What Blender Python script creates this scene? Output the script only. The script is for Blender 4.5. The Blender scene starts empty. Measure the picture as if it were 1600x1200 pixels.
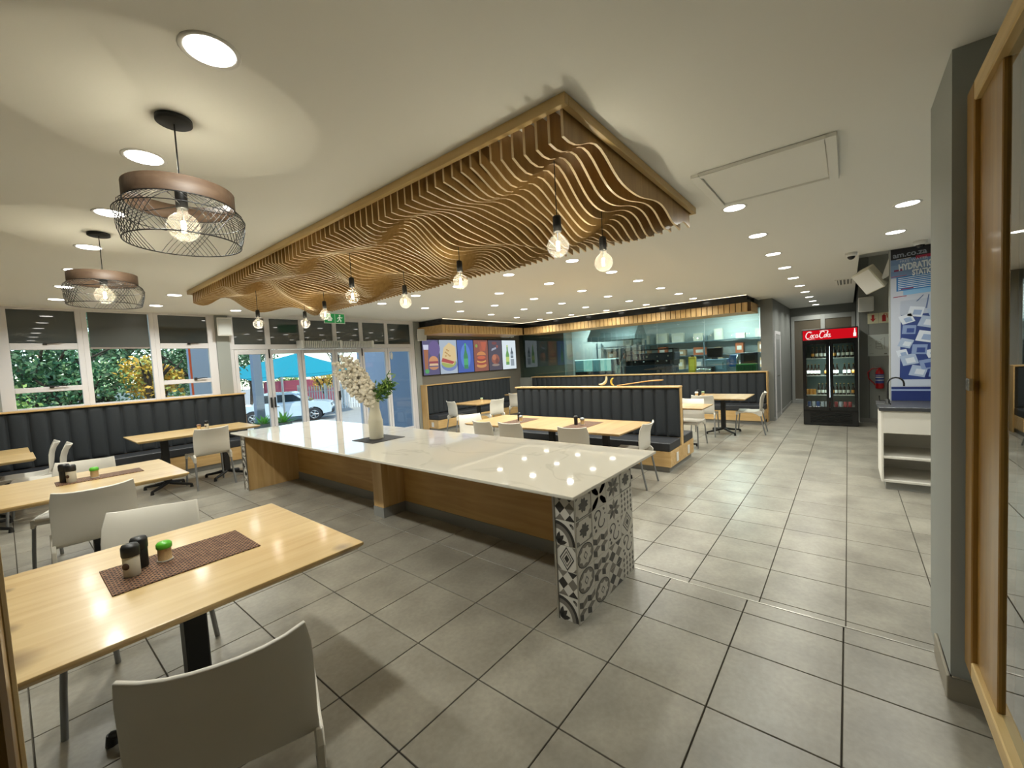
import bpy, bmesh, math, random
from mathutils import Vector, Matrix
random.seed(7)
PI = math.pi
SC = bpy.context.scene
COL = SC.collection

# ------------------------------------------------------------------ camera
CP = Vector((-1.3208, -1.3805, 1.4996))
RT = (0.62767, -0.77655, -0.05474); UP = (0.07659, -0.00837, 0.99703); FW = (0.77470, 0.63000, -0.05422)
cam = bpy.data.cameras.new('camera'); cam_o = bpy.data.objects.new('camera', cam); COL.objects.link(cam_o)
cam.sensor_fit = 'HORIZONTAL'; cam.sensor_width = 36; cam.lens = 36 * 648.0 / 1600; cam.clip_start = 0.02; cam.clip_end = 300
cam_o.matrix_world = Matrix(((RT[0], UP[0], -FW[0], CP.x), (RT[1], UP[1], -FW[1], CP.y), (RT[2], UP[2], -FW[2], CP.z), (0, 0, 0, 1)))
SC.camera = cam_o
# ------------------------------------------------------------------ world, sun, exposure
wd = bpy.data.worlds.new('world'); SC.world = wd; wd.use_nodes = True
nt = wd.node_tree; nt.nodes.clear()
sky = nt.nodes.new('ShaderNodeTexSky'); sky.sky_type = 'NISHITA'; sky.sun_disc = False
sky.sun_elevation = math.radians(48); sky.sun_rotation = math.radians(200); sky.altitude = 1000
bg = nt.nodes.new('ShaderNodeBackground'); bg.inputs[1].default_value = 0.36
wo = nt.nodes.new('ShaderNodeOutputWorld')
nt.links.new(sky.outputs[0], bg.inputs[0]); nt.links.new(bg.outputs[0], wo.inputs[0])
sun = bpy.data.lights.new('sun', 'SUN'); sun.energy = 3.0; sun.angle = 0.009; sun.color = (1, .95, .85)
sun_o = bpy.data.objects.new('sun', sun); COL.objects.link(sun_o)
sun_o.rotation_euler = Vector((0.25, 0.45, -0.85)).to_track_quat('-Z', 'Y').to_euler()
vs = SC.view_settings; vs.view_transform = 'Standard'; vs.look = 'None'; vs.gamma = 1; vs.exposure = 0.35; vs.use_curve_mapping = False
LAMP_W = 10.0          # watts of one recessed downlight
LAMP_C = (.99, 1.0, .91)

ZG = -0.19     # lower floor
ZC = 2.60      # ceiling
ZR = 2.66      # raised ceiling over the back dining area
YW = 7.30      # window wall
XG = 9.80      # kitchen glass

# ------------------------------------------------------------------ helpers
def lin(c):
    return tuple((v / 12.92 if v <= .04045 else ((v + .055) / 1.055) ** 2.4) for v in c)
def rgb(h):
    return lin(tuple(int(h[i:i + 2], 16) / 255 for i in (0, 2, 4)))
def newmat(name):
    m = bpy.data.materials.new(name); m.use_nodes = True
    b = m.node_tree.nodes['Principled BSDF']
    return m, m.node_tree, b
def N(t, typ, **kw):
    n = t.nodes.new(typ)
    for k, v in kw.items(): setattr(n, k, v)
    return n
def mat(name, col, rough=.5, metal=0, spec=.5, bump=0, bscale=60, var=0, vscale=6, emit=None, es=0, coat=0):
    """plain principled; var = noise colour variation, bump = fine relief"""
    m, t, b = newmat(name); c = rgb(col) if isinstance(col, str) else col
    b.inputs['Base Color'].default_value = (*c, 1); b.inputs['Roughness'].default_value = rough
    b.inputs['Metallic'].default_value = metal; b.inputs['Specular IOR Level'].default_value = spec
    if coat: b.inputs['Coat Weight'].default_value = coat; b.inputs['Coat Roughness'].default_value = .1
    if emit is not None:
        e = rgb(emit) if isinstance(emit, str) else emit
        b.inputs['Emission Color'].default_value = (*e, 1); b.inputs['Emission Strength'].default_value = es
    tc = N(t, 'ShaderNodeTexCoord')
    if var:
        n = N(t, 'ShaderNodeTexNoise'); n.inputs['Scale'].default_value = vscale; n.inputs['Detail'].default_value = 5
        r = N(t, 'ShaderNodeMixRGB'); r.blend_type = 'MIX'
        r.inputs[1].default_value = (*[v * (1 - var) for v in c], 1); r.inputs[2].default_value = (*[min(1, v * (1 + var)) for v in c], 1)
        t.links.new(tc.outputs['Object'], n.inputs['Vector']); t.links.new(n.outputs[0], r.inputs[0]); t.links.new(r.outputs[0], b.inputs['Base Color'])
    if bump:
        n2 = N(t, 'ShaderNodeTexNoise'); n2.inputs['Scale'].default_value = bscale; n2.inputs['Detail'].default_value = 3
        bp = N(t, 'ShaderNodeBump'); bp.inputs['Strength'].default_value = bump; bp.inputs['Distance'].default_value = .01
        t.links.new(tc.outputs['Object'], n2.inputs['Vector']); t.links.new(n2.outputs[0], bp.inputs['Height']); t.links.new(bp.outputs[0], b.inputs['Normal'])
    return m
def wood(name, c1, c2, axis=0, rough=.35, scale=1.0, knots=(), coat=0, contrast=1.0):
    """long grain along the given axis; knots = dark spots (x,y,z,radius) in object space"""
    m, t, b = newmat(name); a, d = rgb(c1), rgb(c2)
    tc = N(t, 'ShaderNodeTexCoord'); mp = N(t, 'ShaderNodeMapping')
    s = [16 * scale] * 3; s[axis] = 1.1 * scale
    mp.inputs['Scale'].default_value = s
    oi = N(t, 'ShaderNodeObjectInfo'); sh = N(t, 'ShaderNodeVectorMath', operation='ADD')
    mu = N(t, 'ShaderNodeMath', operation='MULTIPLY'); mu.inputs[1].default_value = 7
    t.links.new(oi.outputs['Random'], mu.inputs[0])
    t.links.new(tc.outputs['Object'], sh.inputs[0]); t.links.new(mu.outputs[0], sh.inputs[1])
    n = N(t, 'ShaderNodeTexNoise'); n.inputs['Scale'].default_value = 1; n.inputs['Detail'].default_value = 6; n.inputs['Distortion'].default_value = .8
    n2 = N(t, 'ShaderNodeTexNoise'); n2.inputs['Scale'].default_value = 2.2 * scale; n2.inputs['Detail'].default_value = 3
    cr = N(t, 'ShaderNodeValToRGB'); w = .22 / contrast
    cr.color_ramp.elements[0].position = .5 - w; cr.color_ramp.elements[0].color = (*d, 1)
    cr.color_ramp.elements[1].position = .5 + w; cr.color_ramp.elements[1].color = (*a, 1)
    ad = N(t, 'ShaderNodeMixRGB'); ad.inputs[0].default_value = .35
    t.links.new(sh.outputs[0], mp.inputs['Vector']); t.links.new(mp.outputs[0], n.inputs['Vector']); t.links.new(sh.outputs[0], n2.inputs['Vector'])
    t.links.new(n.outputs[0], ad.inputs[1]); t.links.new(n2.outputs[0], ad.inputs[2]); t.links.new(ad.outputs[0], cr.inputs[0])
    last = cr.outputs[0]
    for kx, ky, kz, kr in knots:
        v = N(t, 'ShaderNodeVectorMath', operation='DISTANCE'); v.inputs[1].default_value = (kx, ky, kz)
        t.links.new(tc.outputs['Object'], v.inputs[0])
        mr = N(t, 'ShaderNodeMapRange'); mr.inputs[1].default_value = 0; mr.inputs[2].default_value = kr; mr.inputs[3].default_value = 1.0; mr.inputs[4].default_value = 0
        t.links.new(v.outputs['Value'], mr.inputs[0])
        mx = N(t, 'ShaderNodeMixRGB'); mx.inputs[2].default_value = (*rgb('3a1c0c'), 1)
        t.links.new(mr.outputs[0], mx.inputs[0]); t.links.new(last, mx.inputs[1]); last = mx.outputs[0]
    t.links.new(last, b.inputs['Base Color']); b.inputs['Roughness'].default_value = rough
    if coat: b.inputs['Coat Weight'].default_value = coat; b.inputs['Coat Roughness'].default_value = .12
    bp = N(t, 'ShaderNodeBump'); bp.inputs['Strength'].default_value = .08; bp.inputs['Distance'].default_value = .01
    t.links.new(n.outputs[0], bp.inputs['Height']); t.links.new(bp.outputs[0], b.inputs['Normal'])
    return m
def glass(name, tint='ffffff', refl=1.0, rough=0.0, glow=0.0):
    """thin architectural pane: clear transmission plus a Fresnel mirror"""
    m = bpy.data.materials.new(name); m.use_nodes = True; t = m.node_tree; t.nodes.clear()
    o = N(t, 'ShaderNodeOutputMaterial'); mx = N(t, 'ShaderNodeMixShader'); tr = N(t, 'ShaderNodeBsdfTransparent'); gl = N(t, 'ShaderNodeBsdfGlossy')
    fr = N(t, 'ShaderNodeFresnel'); fr.inputs[0].default_value = 1.5; mu = N(t, 'ShaderNodeMath', operation='MULTIPLY'); mu.inputs[1].default_value = refl
    tr.inputs[0].default_value = (*rgb(tint), 1); gl.inputs['Roughness'].default_value = rough
    ge = N(t, 'ShaderNodeNewGeometry'); iv = N(t, 'ShaderNodeMath', operation='SUBTRACT'); iv.inputs[0].default_value = 1; m2 = N(t, 'ShaderNodeMath', operation='MULTIPLY'); m2.use_clamp = True
    t.links.new(ge.outputs['Backfacing'], iv.inputs[1]); t.links.new(fr.outputs[0], mu.inputs[0]); t.links.new(mu.outputs[0], m2.inputs[0]); t.links.new(iv.outputs[0], m2.inputs[1]); t.links.new(m2.outputs[0], mx.inputs[0]); t.links.new(tr.outputs[0], mx.inputs[1]); t.links.new(gl.outputs[0], mx.inputs[2]); t.links.new(mx.outputs[0], o.inputs[0])
    if glow:   # faint milky scatter of the bulb's own light
        tl = N(t, 'ShaderNodeBsdfTranslucent'); tl.inputs[0].default_value = (1, .95, .85, 1); m3 = N(t, 'ShaderNodeMixShader'); m3.inputs[0].default_value = glow
        t.links.new(mx.outputs[0], m3.inputs[1]); t.links.new(tl.outputs[0], m3.inputs[2]); t.links.new(m3.outputs[0], o.inputs[0])
    return m
def emis(name, col, s):
    m = bpy.data.materials.new(name); m.use_nodes = True; t = m.node_tree; t.nodes.clear()
    o = N(t, 'ShaderNodeOutputMaterial'); e = N(t, 'ShaderNodeEmission'); c = rgb(col) if isinstance(col, str) else col
    e.inputs[0].default_value = (*c, 1); e.inputs[1].default_value = s; t.links.new(e.outputs[0], o.inputs[0])
    return m

class MB:
    """mesh builder: collects faces, then links ONE mesh object"""
    def __init__(s): s.v = []; s.f = []; s.m = []; s.sm = []
    def add(s, vs, fs, mi=0, smooth=False):
        o = len(s.v); s.v += [tuple(v) for v in vs]
        for f in fs: s.f.append([o + i for i in f]); s.m.append(mi); s.sm.append(smooth)
        return s
    def box(s, x0, x1, y0, y1, z0, z1, mi=0):
        vs = [(x, y, z) for z in (z0, z1) for y in (y0, y1) for x in (x0, x1)]
        return s.add(vs, [(0, 2, 3, 1), (4, 5, 7, 6), (0, 1, 5, 4), (2, 6, 7, 3), (0, 4, 6, 2), (1, 3, 7, 5)], mi)
    def quad(s, a, b, c, d, mi=0): return s.add([a, b, c, d], [(0, 1, 2, 3)], mi)
    def poly(s, pts, mi=0): return s.add(pts, [tuple(range(len(pts)))], mi)
    def prism(s, pts, axis, a, b, mi=0, smooth=False):
        """2-D outline extruded along axis from a to b; the outline uses the other two axes in order"""
        def P(u, v, w):
            return (w, u, v) if axis == 0 else ((u, w, v) if axis == 1 else (u, v, w))
        n = len(pts); vs = [P(u, v, a) for u, v in pts] + [P(u, v, b) for u, v in pts]
        s.add(vs, [tuple(range(n))[::-1], tuple(range(n, 2 * n))], mi)
        return s.add(vs, [(i, (i + 1) % n, n + (i + 1) % n, n + i) for i in range(n)], mi, smooth)
    def tube(s, pts, r, seg=8, mi=0, caps=True):
        pts = [Vector(p) for p in pts]; rs = r if isinstance(r, (list, tuple)) else [r] * len(pts)
        rings = []; up = None
        for i, p in enumerate(pts):
            d = (pts[min(i + 1, len(pts) - 1)] - pts[max(i - 1, 0)]).normalized()
            if up is None:
                up = Vector((0, 0, 1)) if abs(d.z) < .9 else Vector((1, 0, 0))
            a = d.cross(up).normalized(); b = a.cross(d).normalized(); up = b
            rings.append([p + (a * math.cos(2 * PI * k / seg) + b * math.sin(2 * PI * k / seg)) * rs[i] for k in range(seg)])
        vs = [v for r_ in rings for v in r_]
        fs = [(i * seg + k, i * seg + (k + 1) % seg, (i + 1) * seg + (k + 1) % seg, (i + 1) * seg + k) for i in range(len(pts) - 1) for k in range(seg)]
        s.add(vs, fs, mi, True)
        if caps:
            s.add(rings[0], [tuple(range(seg))[::-1]], mi); s.add(rings[-1], [tuple(range(seg))], mi)
        return s
    def lathe(s, prof, cx=0, cy=0, z=0, seg=24, mi=0, sx=1, sy=1, closed=False):
        vs = [(cx + r * math.cos(2 * PI * k / seg) * sx, cy + r * math.sin(2 * PI * k / seg) * sy, z + h) for r, h in prof for k in range(seg)]
        n = len(prof)
        fs = [(i * seg + k, i * seg + (k + 1) % seg, (i + 1) * seg + (k + 1) % seg, (i + 1) * seg + k) for i in range(n - 1) for k in range(seg)]
        s.add(vs, fs, mi, True)
        if not closed:
            if prof[0][0] > 1e-5: s.add(vs[:seg], [tuple(range(seg))[::-1]], mi)
            if prof[-1][0] > 1e-5: s.add(vs[-seg:], [tuple(range(seg))], mi)
        return s
    def ball(s, c, r, seg=12, rings=8, mi=0, sz=1):
        return s.lathe([(r * math.sin(PI * i / rings), -r * sz * math.cos(PI * i / rings)) for i in range(rings + 1)], c[0], c[1], c[2], seg, mi)
    def ring(s, c, R, r, seg=32, sub=5, mi=0):
        vs = []; fs = []
        for i in range(seg):
            a = 2 * PI * i / seg
            for k in range(sub):
                b = 2 * PI * k / sub
                vs.append((c[0] + (R + r * math.cos(b)) * math.cos(a), c[1] + (R + r * math.cos(b)) * math.sin(a), c[2] + r * math.sin(b)))
                fs.append((i * sub + k, ((i + 1) % seg) * sub + k, ((i + 1) % seg) * sub + (k + 1) % sub, i * sub + (k + 1) % sub))
        return s.add(vs, fs, mi, True)
    def xf(s, M):
        s.v = [tuple(M @ Vector(v)) for v in s.v]; return s
    def mesh(s, name, mats, off=(0, 0, 0), bevel=0, bseg=1):
        me = bpy.data.meshes.new(name)
        me.from_pydata([(v[0] - off[0], v[1] - off[1], v[2] - off[2]) for v in s.v], [], s.f)
        for m in (mats if isinstance(mats, (list, tuple)) else [mats]): me.materials.append(m)
        me.polygons.foreach_set('material_index', s.m); me.polygons.foreach_set('use_smooth', s.sm)
        if bevel:
            bm = bmesh.new(); bm.from_mesh(me); bmesh.ops.remove_doubles(bm, verts=bm.verts, dist=1e-5)
            es = [e for e in bm.edges if len(e.link_faces) == 2 and e.calc_face_angle(0) > .5]
            bmesh.ops.bevel(bm, geom=es, offset=bevel, segments=bseg, profile=.6, affect='EDGES', clamp_overlap=True)
            bm.to_mesh(me); bm.free()
        me.update()
        return me
    def build(s, name, mats, parent=None, bevel=0, bseg=1, world=True):
        """world: coordinates are world ones and the parent Empty is unrotated; otherwise local to the parent"""
        off = (0, 0, 0)
        if parent is not None and world:
            p = parent; off = Vector((0, 0, 0))
            while p is not None: off = off + p.location; p = p.parent
        o = bpy.data.objects.new(name, s.mesh(name, mats, off, bevel, bseg)); COL.objects.link(o)
        if parent is not None: o.parent = parent
        return o
def tag(o, label=None, cat=None, group=None, kind=None):
    if label: o['label'] = label
    if cat: o['category'] = cat
    if group: o['group'] = group
    if kind: o['kind'] = kind
    return o
def thing(name, label, cat, loc=(0, 0, 0), rz=0, group=None):
    o = bpy.data.objects.new(name, None); COL.objects.link(o); o.empty_display_size = .1
    o.location = loc; o.rotation_euler = (0, 0, rz)
    return tag(o, label, cat, group)
def sthing(name, loc=(0, 0, 0)):
    o = bpy.data.objects.new(name, None); COL.objects.link(o); o.location = loc; o['kind'] = 'structure'; return o
def struct(name, mb, m, bevel=0): return tag(mb.build(name, m, bevel=bevel), kind='structure')
def inst(name, me, parent, loc, rz=0):
    o = bpy.data.objects.new(name, me); COL.objects.link(o); o.parent = parent; o.location = loc; o.rotation_euler = (0, 0, rz); return o
def copy_tree(o, parent=None):
    c = o.copy(); COL.objects.link(c); c.parent = parent
    for ch in list(o.children): copy_tree(ch, c)
    return c
def textmesh(s, size, align='LEFT', shear=0.0, extrude=0.0, bold=0.0, space=1.0):
    cu = bpy.data.curves.new('txt', 'FONT'); cu.body = s; cu.size = size; cu.align_x = align; cu.shear = shear; cu.extrude = extrude; cu.offset = bold; cu.resolution_u = 3; cu.space_character = space
    o = bpy.data.objects.new('txt', cu); COL.objects.link(o)
    dg = bpy.context.evaluated_depsgraph_get(); me = bpy.data.meshes.new_from_object(o.evaluated_get(dg))
    bpy.data.objects.remove(o); bpy.data.curves.remove(cu)
    return me
def put_text(s, size, parent, m, origin, ux, uy, name='lettering', **kw):
    """flat lettering laid at origin with text axes ux, uy; parent unrotated"""
    me = textmesh(s, size, **kw); ux = Vector(ux); uy = Vector(uy); uz = ux.cross(uy)
    M = Matrix(((ux.x, uy.x, uz.x, 0), (ux.y, uy.y, uz.y, 0), (ux.z, uy.z, uz.z, 0), (0, 0, 0, 1)))
    me.transform(M); me.materials.clear(); me.materials.append(m)
    o = bpy.data.objects.new(name, me); COL.objects.link(o); o.parent = parent
    off = Vector((0, 0, 0)); p = parent
    while p is not None: off = off + p.location; p = p.parent
    o.location = Vector(origin) - off
    return o
def ribbon(mb, pts, w, z, F, mi=0):
    """flat stroke along 2-D points in frame F(u,v,depth)"""
    n = len(pts); L = []; R_ = []
    for i in range(n):
        a = Vector(pts[max(i - 1, 0)]); b = Vector(pts[min(i + 1, n - 1)]); d = (b - a)
        d = d.normalized() if d.length else Vector((1, 0)); q = Vector((-d.y, d.x)); ww = w[i] if isinstance(w, list) else w
        p = Vector(pts[i]); L.append(p + q * ww / 2); R_.append(p - q * ww / 2)
    for i in range(n - 1):
        mb.quad(F(*R_[i], z), F(*R_[i + 1], z), F(*L[i + 1], z), F(*L[i], z), mi)
def arc(cx, cy, rx, ry, a0, a1, n=10, rot=0):
    out = []
    for i in range(n + 1):
        a = math.radians(a0 + (a1 - a0) * i / n); x, y = rx * math.cos(a), ry * math.sin(a); c, s_ = math.cos(rot), math.sin(rot)
        out.append((cx + x * c - y * s_, cy + x * s_ + y * c))
    return out

# ------------------------------------------------------------------ materials
M = {}
M['ceiling'] = mat('ceiling_paint', 'efeee8', .7, bump=.02, bscale=40)
M['grey_wall'] = mat('grey_paint', '989b96', .75, bump=.05, bscale=120)
M['dark_wall'] = mat('dark_grey_paint', '7b7d79', .75, bump=.05, bscale=120)
M['menu_wall'] = mat('taupe_paint', '77736a', .75, bump=.05, bscale=120)
M['grout'] = mat('grout', '5c564b', .9, bump=.1, bscale=200)
M['metaltrim'] = mat('metal_trim', 'b5b2aa', .3, .9)
M['white_frame'] = mat('white_frame', 'd9d6d8', .4)
M['pane'] = glass('clear_pane', 'f4faf8', 1.6)
M['kpane'] = glass('kitchen_pane', 'dfeae7', 2.6)
M['film'] = mat('dark_film_glass', '3f4647', .02, spec=.9)
M['black'] = mat('black_plastic', '161616', .45)
M['blackgloss'] = mat('black_gloss', '101113', .15)
M['dark_metal'] = mat('dark_powder_metal', '2b2c2e', .5, .3)
M['leg'] = mat('grey_leg', '8b8d8e', .4, .6)
M['chair'] = mat('white_chair_plastic', 'd6d1c6', .42, bump=.03, bscale=300)
M['pine'] = wood('pine_top', 'd6be8a', 'ae8850', 0, .34, 1.0, coat=.25, contrast=.75)
M['oak_top'] = wood('oak_table_top', 'c4a571', '9c7746', 0, .4, 1.0, coat=.2, contrast=.75)  # pine darkened in colour to offset the overbright light on the back tables
M['pine_knot'] = wood('pine_top_knots', 'd2ba88', 'a8834e', 0, .34, 1.0, knots=((.43, -.46, .735, .05), (-.50, -.36, .735, .10), (-.49, -.1, .74, .05), (-.48, .3, .74, .03)), coat=.25, contrast=.75)
M['oak'] = wood('oak_veneer', 'e0c08a', 'b98d4f', 2, .4, 1.0, contrast=.9)
M['oak_h'] = wood('oak_veneer_long', 'd9b070', 'a97a35', 1, .45, .8, contrast=.9)
M['oak_x'] = wood('oak_veneer_cross', 'e0c08a', 'b98d4f', 0, .45, 1.0, contrast=.9)
M['slat'] = wood('slat_oak', 'bf9c62', '94713e', 2, .4, 1.6, contrast=.9)
M['slat_edge'] = mat('slat_edge_ply', 'e6cfa8', .4, var=.08, vscale=30)
M['frame_oak'] = wood('frame_oak', 'dcc088', 'c2a066', 1, .4, 1.2)
M['door_wood'] = wood('door_timber', 'a87f38', '7a561c', 2, .35, 1.2, coat=.3)  # timber colour darkened to hold the shadow lying on the door stile
M['door_wood_pale'] = wood('door_timber_pale', 'd8bd84', 'b4935a', 0, .4, 1.2)
M['walnut'] = wood('walnut_band', '5f4b39', '432f20', 0, .6, 2.0)
M['fabric'] = mat('charcoal_fabric', '373a3d', .95, spec=.15, bump=.25, bscale=500, var=.12, vscale=160)
M['vinyl'] = mat('charcoal_vinyl', '2b2d31', .5, bump=.05, bscale=200)
M['plinth'] = mat('grey_plinth', '8c8c88', .5)
M['white'] = mat('white_plastic', 'e4e3df', .45)
M['offwhite'] = mat('offwhite_laminate', 'ddd9d0', .5)
M['red'] = mat('red_paint', 'b3161c', .35)
M['woven'] = None
M['lens'] = emis('lamp_lens', (1.0, .95, .86), 9.0)
M['fil'] = emis('filament', (1.0, .90, .66), 12.0)
M['bulb'] = glass('bulb_glass', 'fffaf0', 1.2, glow=.035)
M['chrome'] = mat('chrome', 'c9ccce', .18, 1)
M['steel'] = mat('brushed_steel', 'a9adae', .35, .9)

# floor tile: beige stone, cloudy, semi gloss
def tilemat():
    m, t, b = newmat('floor_tile'); tc = N(t, 'ShaderNodeTexCoord'); oi = N(t, 'ShaderNodeObjectInfo'); g = N(t, 'ShaderNodeNewGeometry')
    n = N(t, 'ShaderNodeTexNoise'); n.inputs['Scale'].default_value = 3.2; n.inputs['Detail'].default_value = 5
    n2 = N(t, 'ShaderNodeTexNoise'); n2.inputs['Scale'].default_value = 40; n2.inputs['Detail'].default_value = 4
    cr = N(t, 'ShaderNodeValToRGB'); cr.color_ramp.elements[0].position = .3; cr.color_ramp.elements[0].color = (*rgb('8b867b'), 1)
    cr.color_ramp.elements[1].position = .7; cr.color_ramp.elements[1].color = (*rgb('aaa598'), 1)
    mx = N(t, 'ShaderNodeMixRGB'); mx.blend_type = 'MULTIPLY'; mx.inputs[0].default_value = .35
    t.links.new(g.outputs['Position'], n.inputs['Vector']); t.links.new(g.outputs['Position'], n2.inputs['Vector'])
    t.links.new(n.outputs[0], cr.inputs[0]); t.links.new(cr.outputs[0], mx.inputs[1]); t.links.new(n2.outputs[0], mx.inputs[2])
    hs = N(t, 'ShaderNodeHueSaturation'); mr = N(t, 'ShaderNodeMapRange'); mr.inputs[3].default_value = .94; mr.inputs[4].default_value = 1.06
    t.links.new(oi.outputs['Random'], mr.inputs[0]); t.links.new(mr.outputs[0], hs.inputs['Value']); t.links.new(mx.outputs[0], hs.inputs['Color'])
    t.links.new(hs.outputs[0], b.inputs['Base Color']); b.inputs['Roughness'].default_value = .34
    return m
M['tile'] = tilemat()
def quartz():
    m, t, b = newmat('white_quartz'); tc = N(t, 'ShaderNodeTexCoord')
    n = N(t, 'ShaderNodeTexNoise'); n.inputs['Scale'].default_value = 1.1; n.inputs['Detail'].default_value = 3; n.inputs['Distortion'].default_value = 1.2
    a = N(t, 'ShaderNodeMath', operation='SUBTRACT'); a.inputs[1].default_value = .5; ab = N(t, 'ShaderNodeMath', operation='ABSOLUTE')
    cr = N(t, 'ShaderNodeValToRGB'); cr.color_ramp.elements[0].position = 0; cr.color_ramp.elements[0].color = (*rgb('cfcabe'), 1)
    cr.color_ramp.elements[1].position = .02; cr.color_ramp.elements[1].color = (*rgb('dcd7cb'), 1)
    t.links.new(tc.outputs['Object'], n.inputs['Vector']); t.links.new(n.outputs[0], a.inputs[0]); t.links.new(a.outputs[0], ab.inputs[0]); t.links.new(ab.outputs[0], cr.inputs[0])
    t.links.new(cr.outputs[0], b.inputs['Base Color']); b.inputs['Roughness'].default_value = .045; b.inputs['Specular IOR Level'].default_value = .6
    return m
M['quartz'] = quartz()
def woven():
    m, t, b = newmat('woven_runner'); tc = N(t, 'ShaderNodeTexCoord')
    br = N(t, 'ShaderNodeTexBrick'); br.inputs['Scale'].default_value = 30; br.inputs['Color1'].default_value = (*rgb('a37a58'), 1); br.inputs['Color2'].default_value = (*rgb('7d563c'), 1); br.inputs['Mortar'].default_value = (*rgb('2c1a10'), 1)
    br.inputs['Mortar Size'].default_value = .09; br.inputs['Brick Width'].default_value = .6; br.inputs['Row Height'].default_value = .35
    bp = N(t, 'ShaderNodeBump'); bp.inputs['Strength'].default_value = .7; bp.inputs['Distance'].default_value = .003
    t.links.new(tc.outputs['Object'], br.inputs['Vector']); t.links.new(br.outputs[0], b.inputs['Base Color']); t.links.new(br.outputs['Fac'], bp.inputs['Height']); bp.invert = True
    t.links.new(bp.outputs[0], b.inputs['Normal']); b.inputs['Roughness'].default_value = .8
    return m
M['woven'] = woven()

# ================================================================== STRUCTURE
def proj(x, y, z):
    d = Vector((x, y, z)) - CP; q = d.dot(Vector(FW))
    if q < .05: return None
    return 800 + 648 * d.dot(Vector(RT)) / q, 600 - 648 * d.dot(Vector(UP)) / q, q
T = .45
fl = struct('floor', MB().box(-3.4, 1.375, -3.4, YW + .2, -.6, -.012), M['grout'])
fl2 = struct('floor_lower', MB().box(1.375, 14.2, -3.4, YW + .2, -.8, ZG - .012), M['grout'])
tile_cache = {}
def tile(parent, x0, x1, y0, y1, z):
    k = (round(x1 - x0, 3), round(y1 - y0, 3))
    if k not in tile_cache:
        a, b = k[0] / 2 - .003, k[1] / 2 - .003
        tile_cache[k] = MB().box(-a, a, -b, b, -.011, 0).mesh('tile', M['tile'], bevel=.0015)
    inst('tile', tile_cache[k], parent, ((x0 + x1) / 2, (y0 + y1) / 2, z))
upx = [i * T for i in range(-5, 3)] + [1.243, 1.389]
for i in range(len(upx) - 1):
    for j in range(-5, 17):
        y0, y1 = j * T, min((j + 1) * T, YW)
        if y0 < YW - .05: tile(fl, upx[i], upx[i + 1], y0, y1, 0)
lox = [1.40] + [2.256 + .45 * k for k in range(-1, 26)]
low = []
for i in range(len(lox) - 1):
    for j in range(-7, 17):
        y0, y1 = (j - .0137) * T, min((j + 1 - .0137) * T, YW); cx, cy = (lox[i] + lox[i + 1]) / 2, (y0 + y1) / 2
        q = proj(cx, cy, ZG)
        vis = q and -60 < q[0] < 1660 and q[1] < 1260
        hid = (4.5 < cx < 5.6 and .6 < cy < 3.6) or cx > 13.5
        low.append(((0 if vis and not hid else 100) + (q[2] if q else 50), lox[i], lox[i + 1], y0, y1))
low.sort()
for d, x0, x1, y0, y1 in low[:290]: tile(fl2, x0, x1, y0, y1, ZG)
mb = MB()
for d, x0, x1, y0, y1 in low[290:]: mb.box(x0 + .003, x1 - .003, y0 + .003, y1 - .003, ZG - .011, ZG)
tag(mb.build('tiles', M['tile'], fl2), kind='stuff')
struct('trim_1', MB().box(1.388, 1.398, -3.4, YW, ZG, .001), M['metaltrim'], .002)

# --- ceilings: the main one, the raised field over the back tables, the taller alcove behind the poster wall
cm = MB()
cm.box(-3.4, 2.26, -3.4, YW + .2, ZC, 3.4); cm.box(2.26, 5.6, -3.4, .22, ZC, 3.4); cm.box(5.6, 14.2, -1.5, .22, ZC, 3.4)
cm.box(2.26, XG, .22, YW + .2, ZR, 3.4); cm.box(5.6, 14.2, -3.4, -1.5, 3.25, 3.4)
struct('ceiling', cm, M['ceiling'])
struct('ceiling_kitchen', MB().box(XG, 14.2, .22, YW + .2, 2.75, 3.4), mat('kitchen_ceiling', 'c2c8c6', .6))
# ceiling access hatch
h = thing('ceiling_hatch', 'white rectangular access hatch in the ceiling beside the wavy wooden fixture', 'hatch', (1.87, -.98, ZC))
def frame_rect(mb, x0, x1, y0, y1, z0, z1, w):
    mb.box(x0, x1, y0, y0 + w, z0, z1); mb.box(x0, x1, y1 - w, y1, z0, z1); mb.box(x0, x0 + w, y0 + w, y1 - w, z0, z1); mb.box(x1 - w, x1, y0 + w, y1 - w, z0, z1); return mb
frame_rect(MB(), 1.50, 2.24, -1.345, -.62, ZC - .022, ZC - .0005, .05).build('frame', M['ceiling'], h, bevel=.003)
MB().box(1.553, 2.187, -1.292, -.673, ZC - .010, ZC - .0005).build('panel', M['ceiling'], h, bevel=.002)
v = thing('ceiling_vent', 'flat slotted air vent in the ceiling near the drinks fridge', 'vent', (8.3, -1.34, ZC))
frame_rect(MB(), 7.9, 8.75, -1.47, -1.21, ZC - .012, ZC - .0005, .03).build('frame', M['ceiling'], v)
MB().box(7.93, 8.72, -1.44, -1.24, ZC - .004, ZC - .0005).build('backing', M['dark_wall'], v)
for k in range(4): MB().box(7.93, 8.72, -1.425 + k * .05, -1.405 + k * .05, ZC - .011, ZC - .005).build('slat', M['ceiling'], v)

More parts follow.
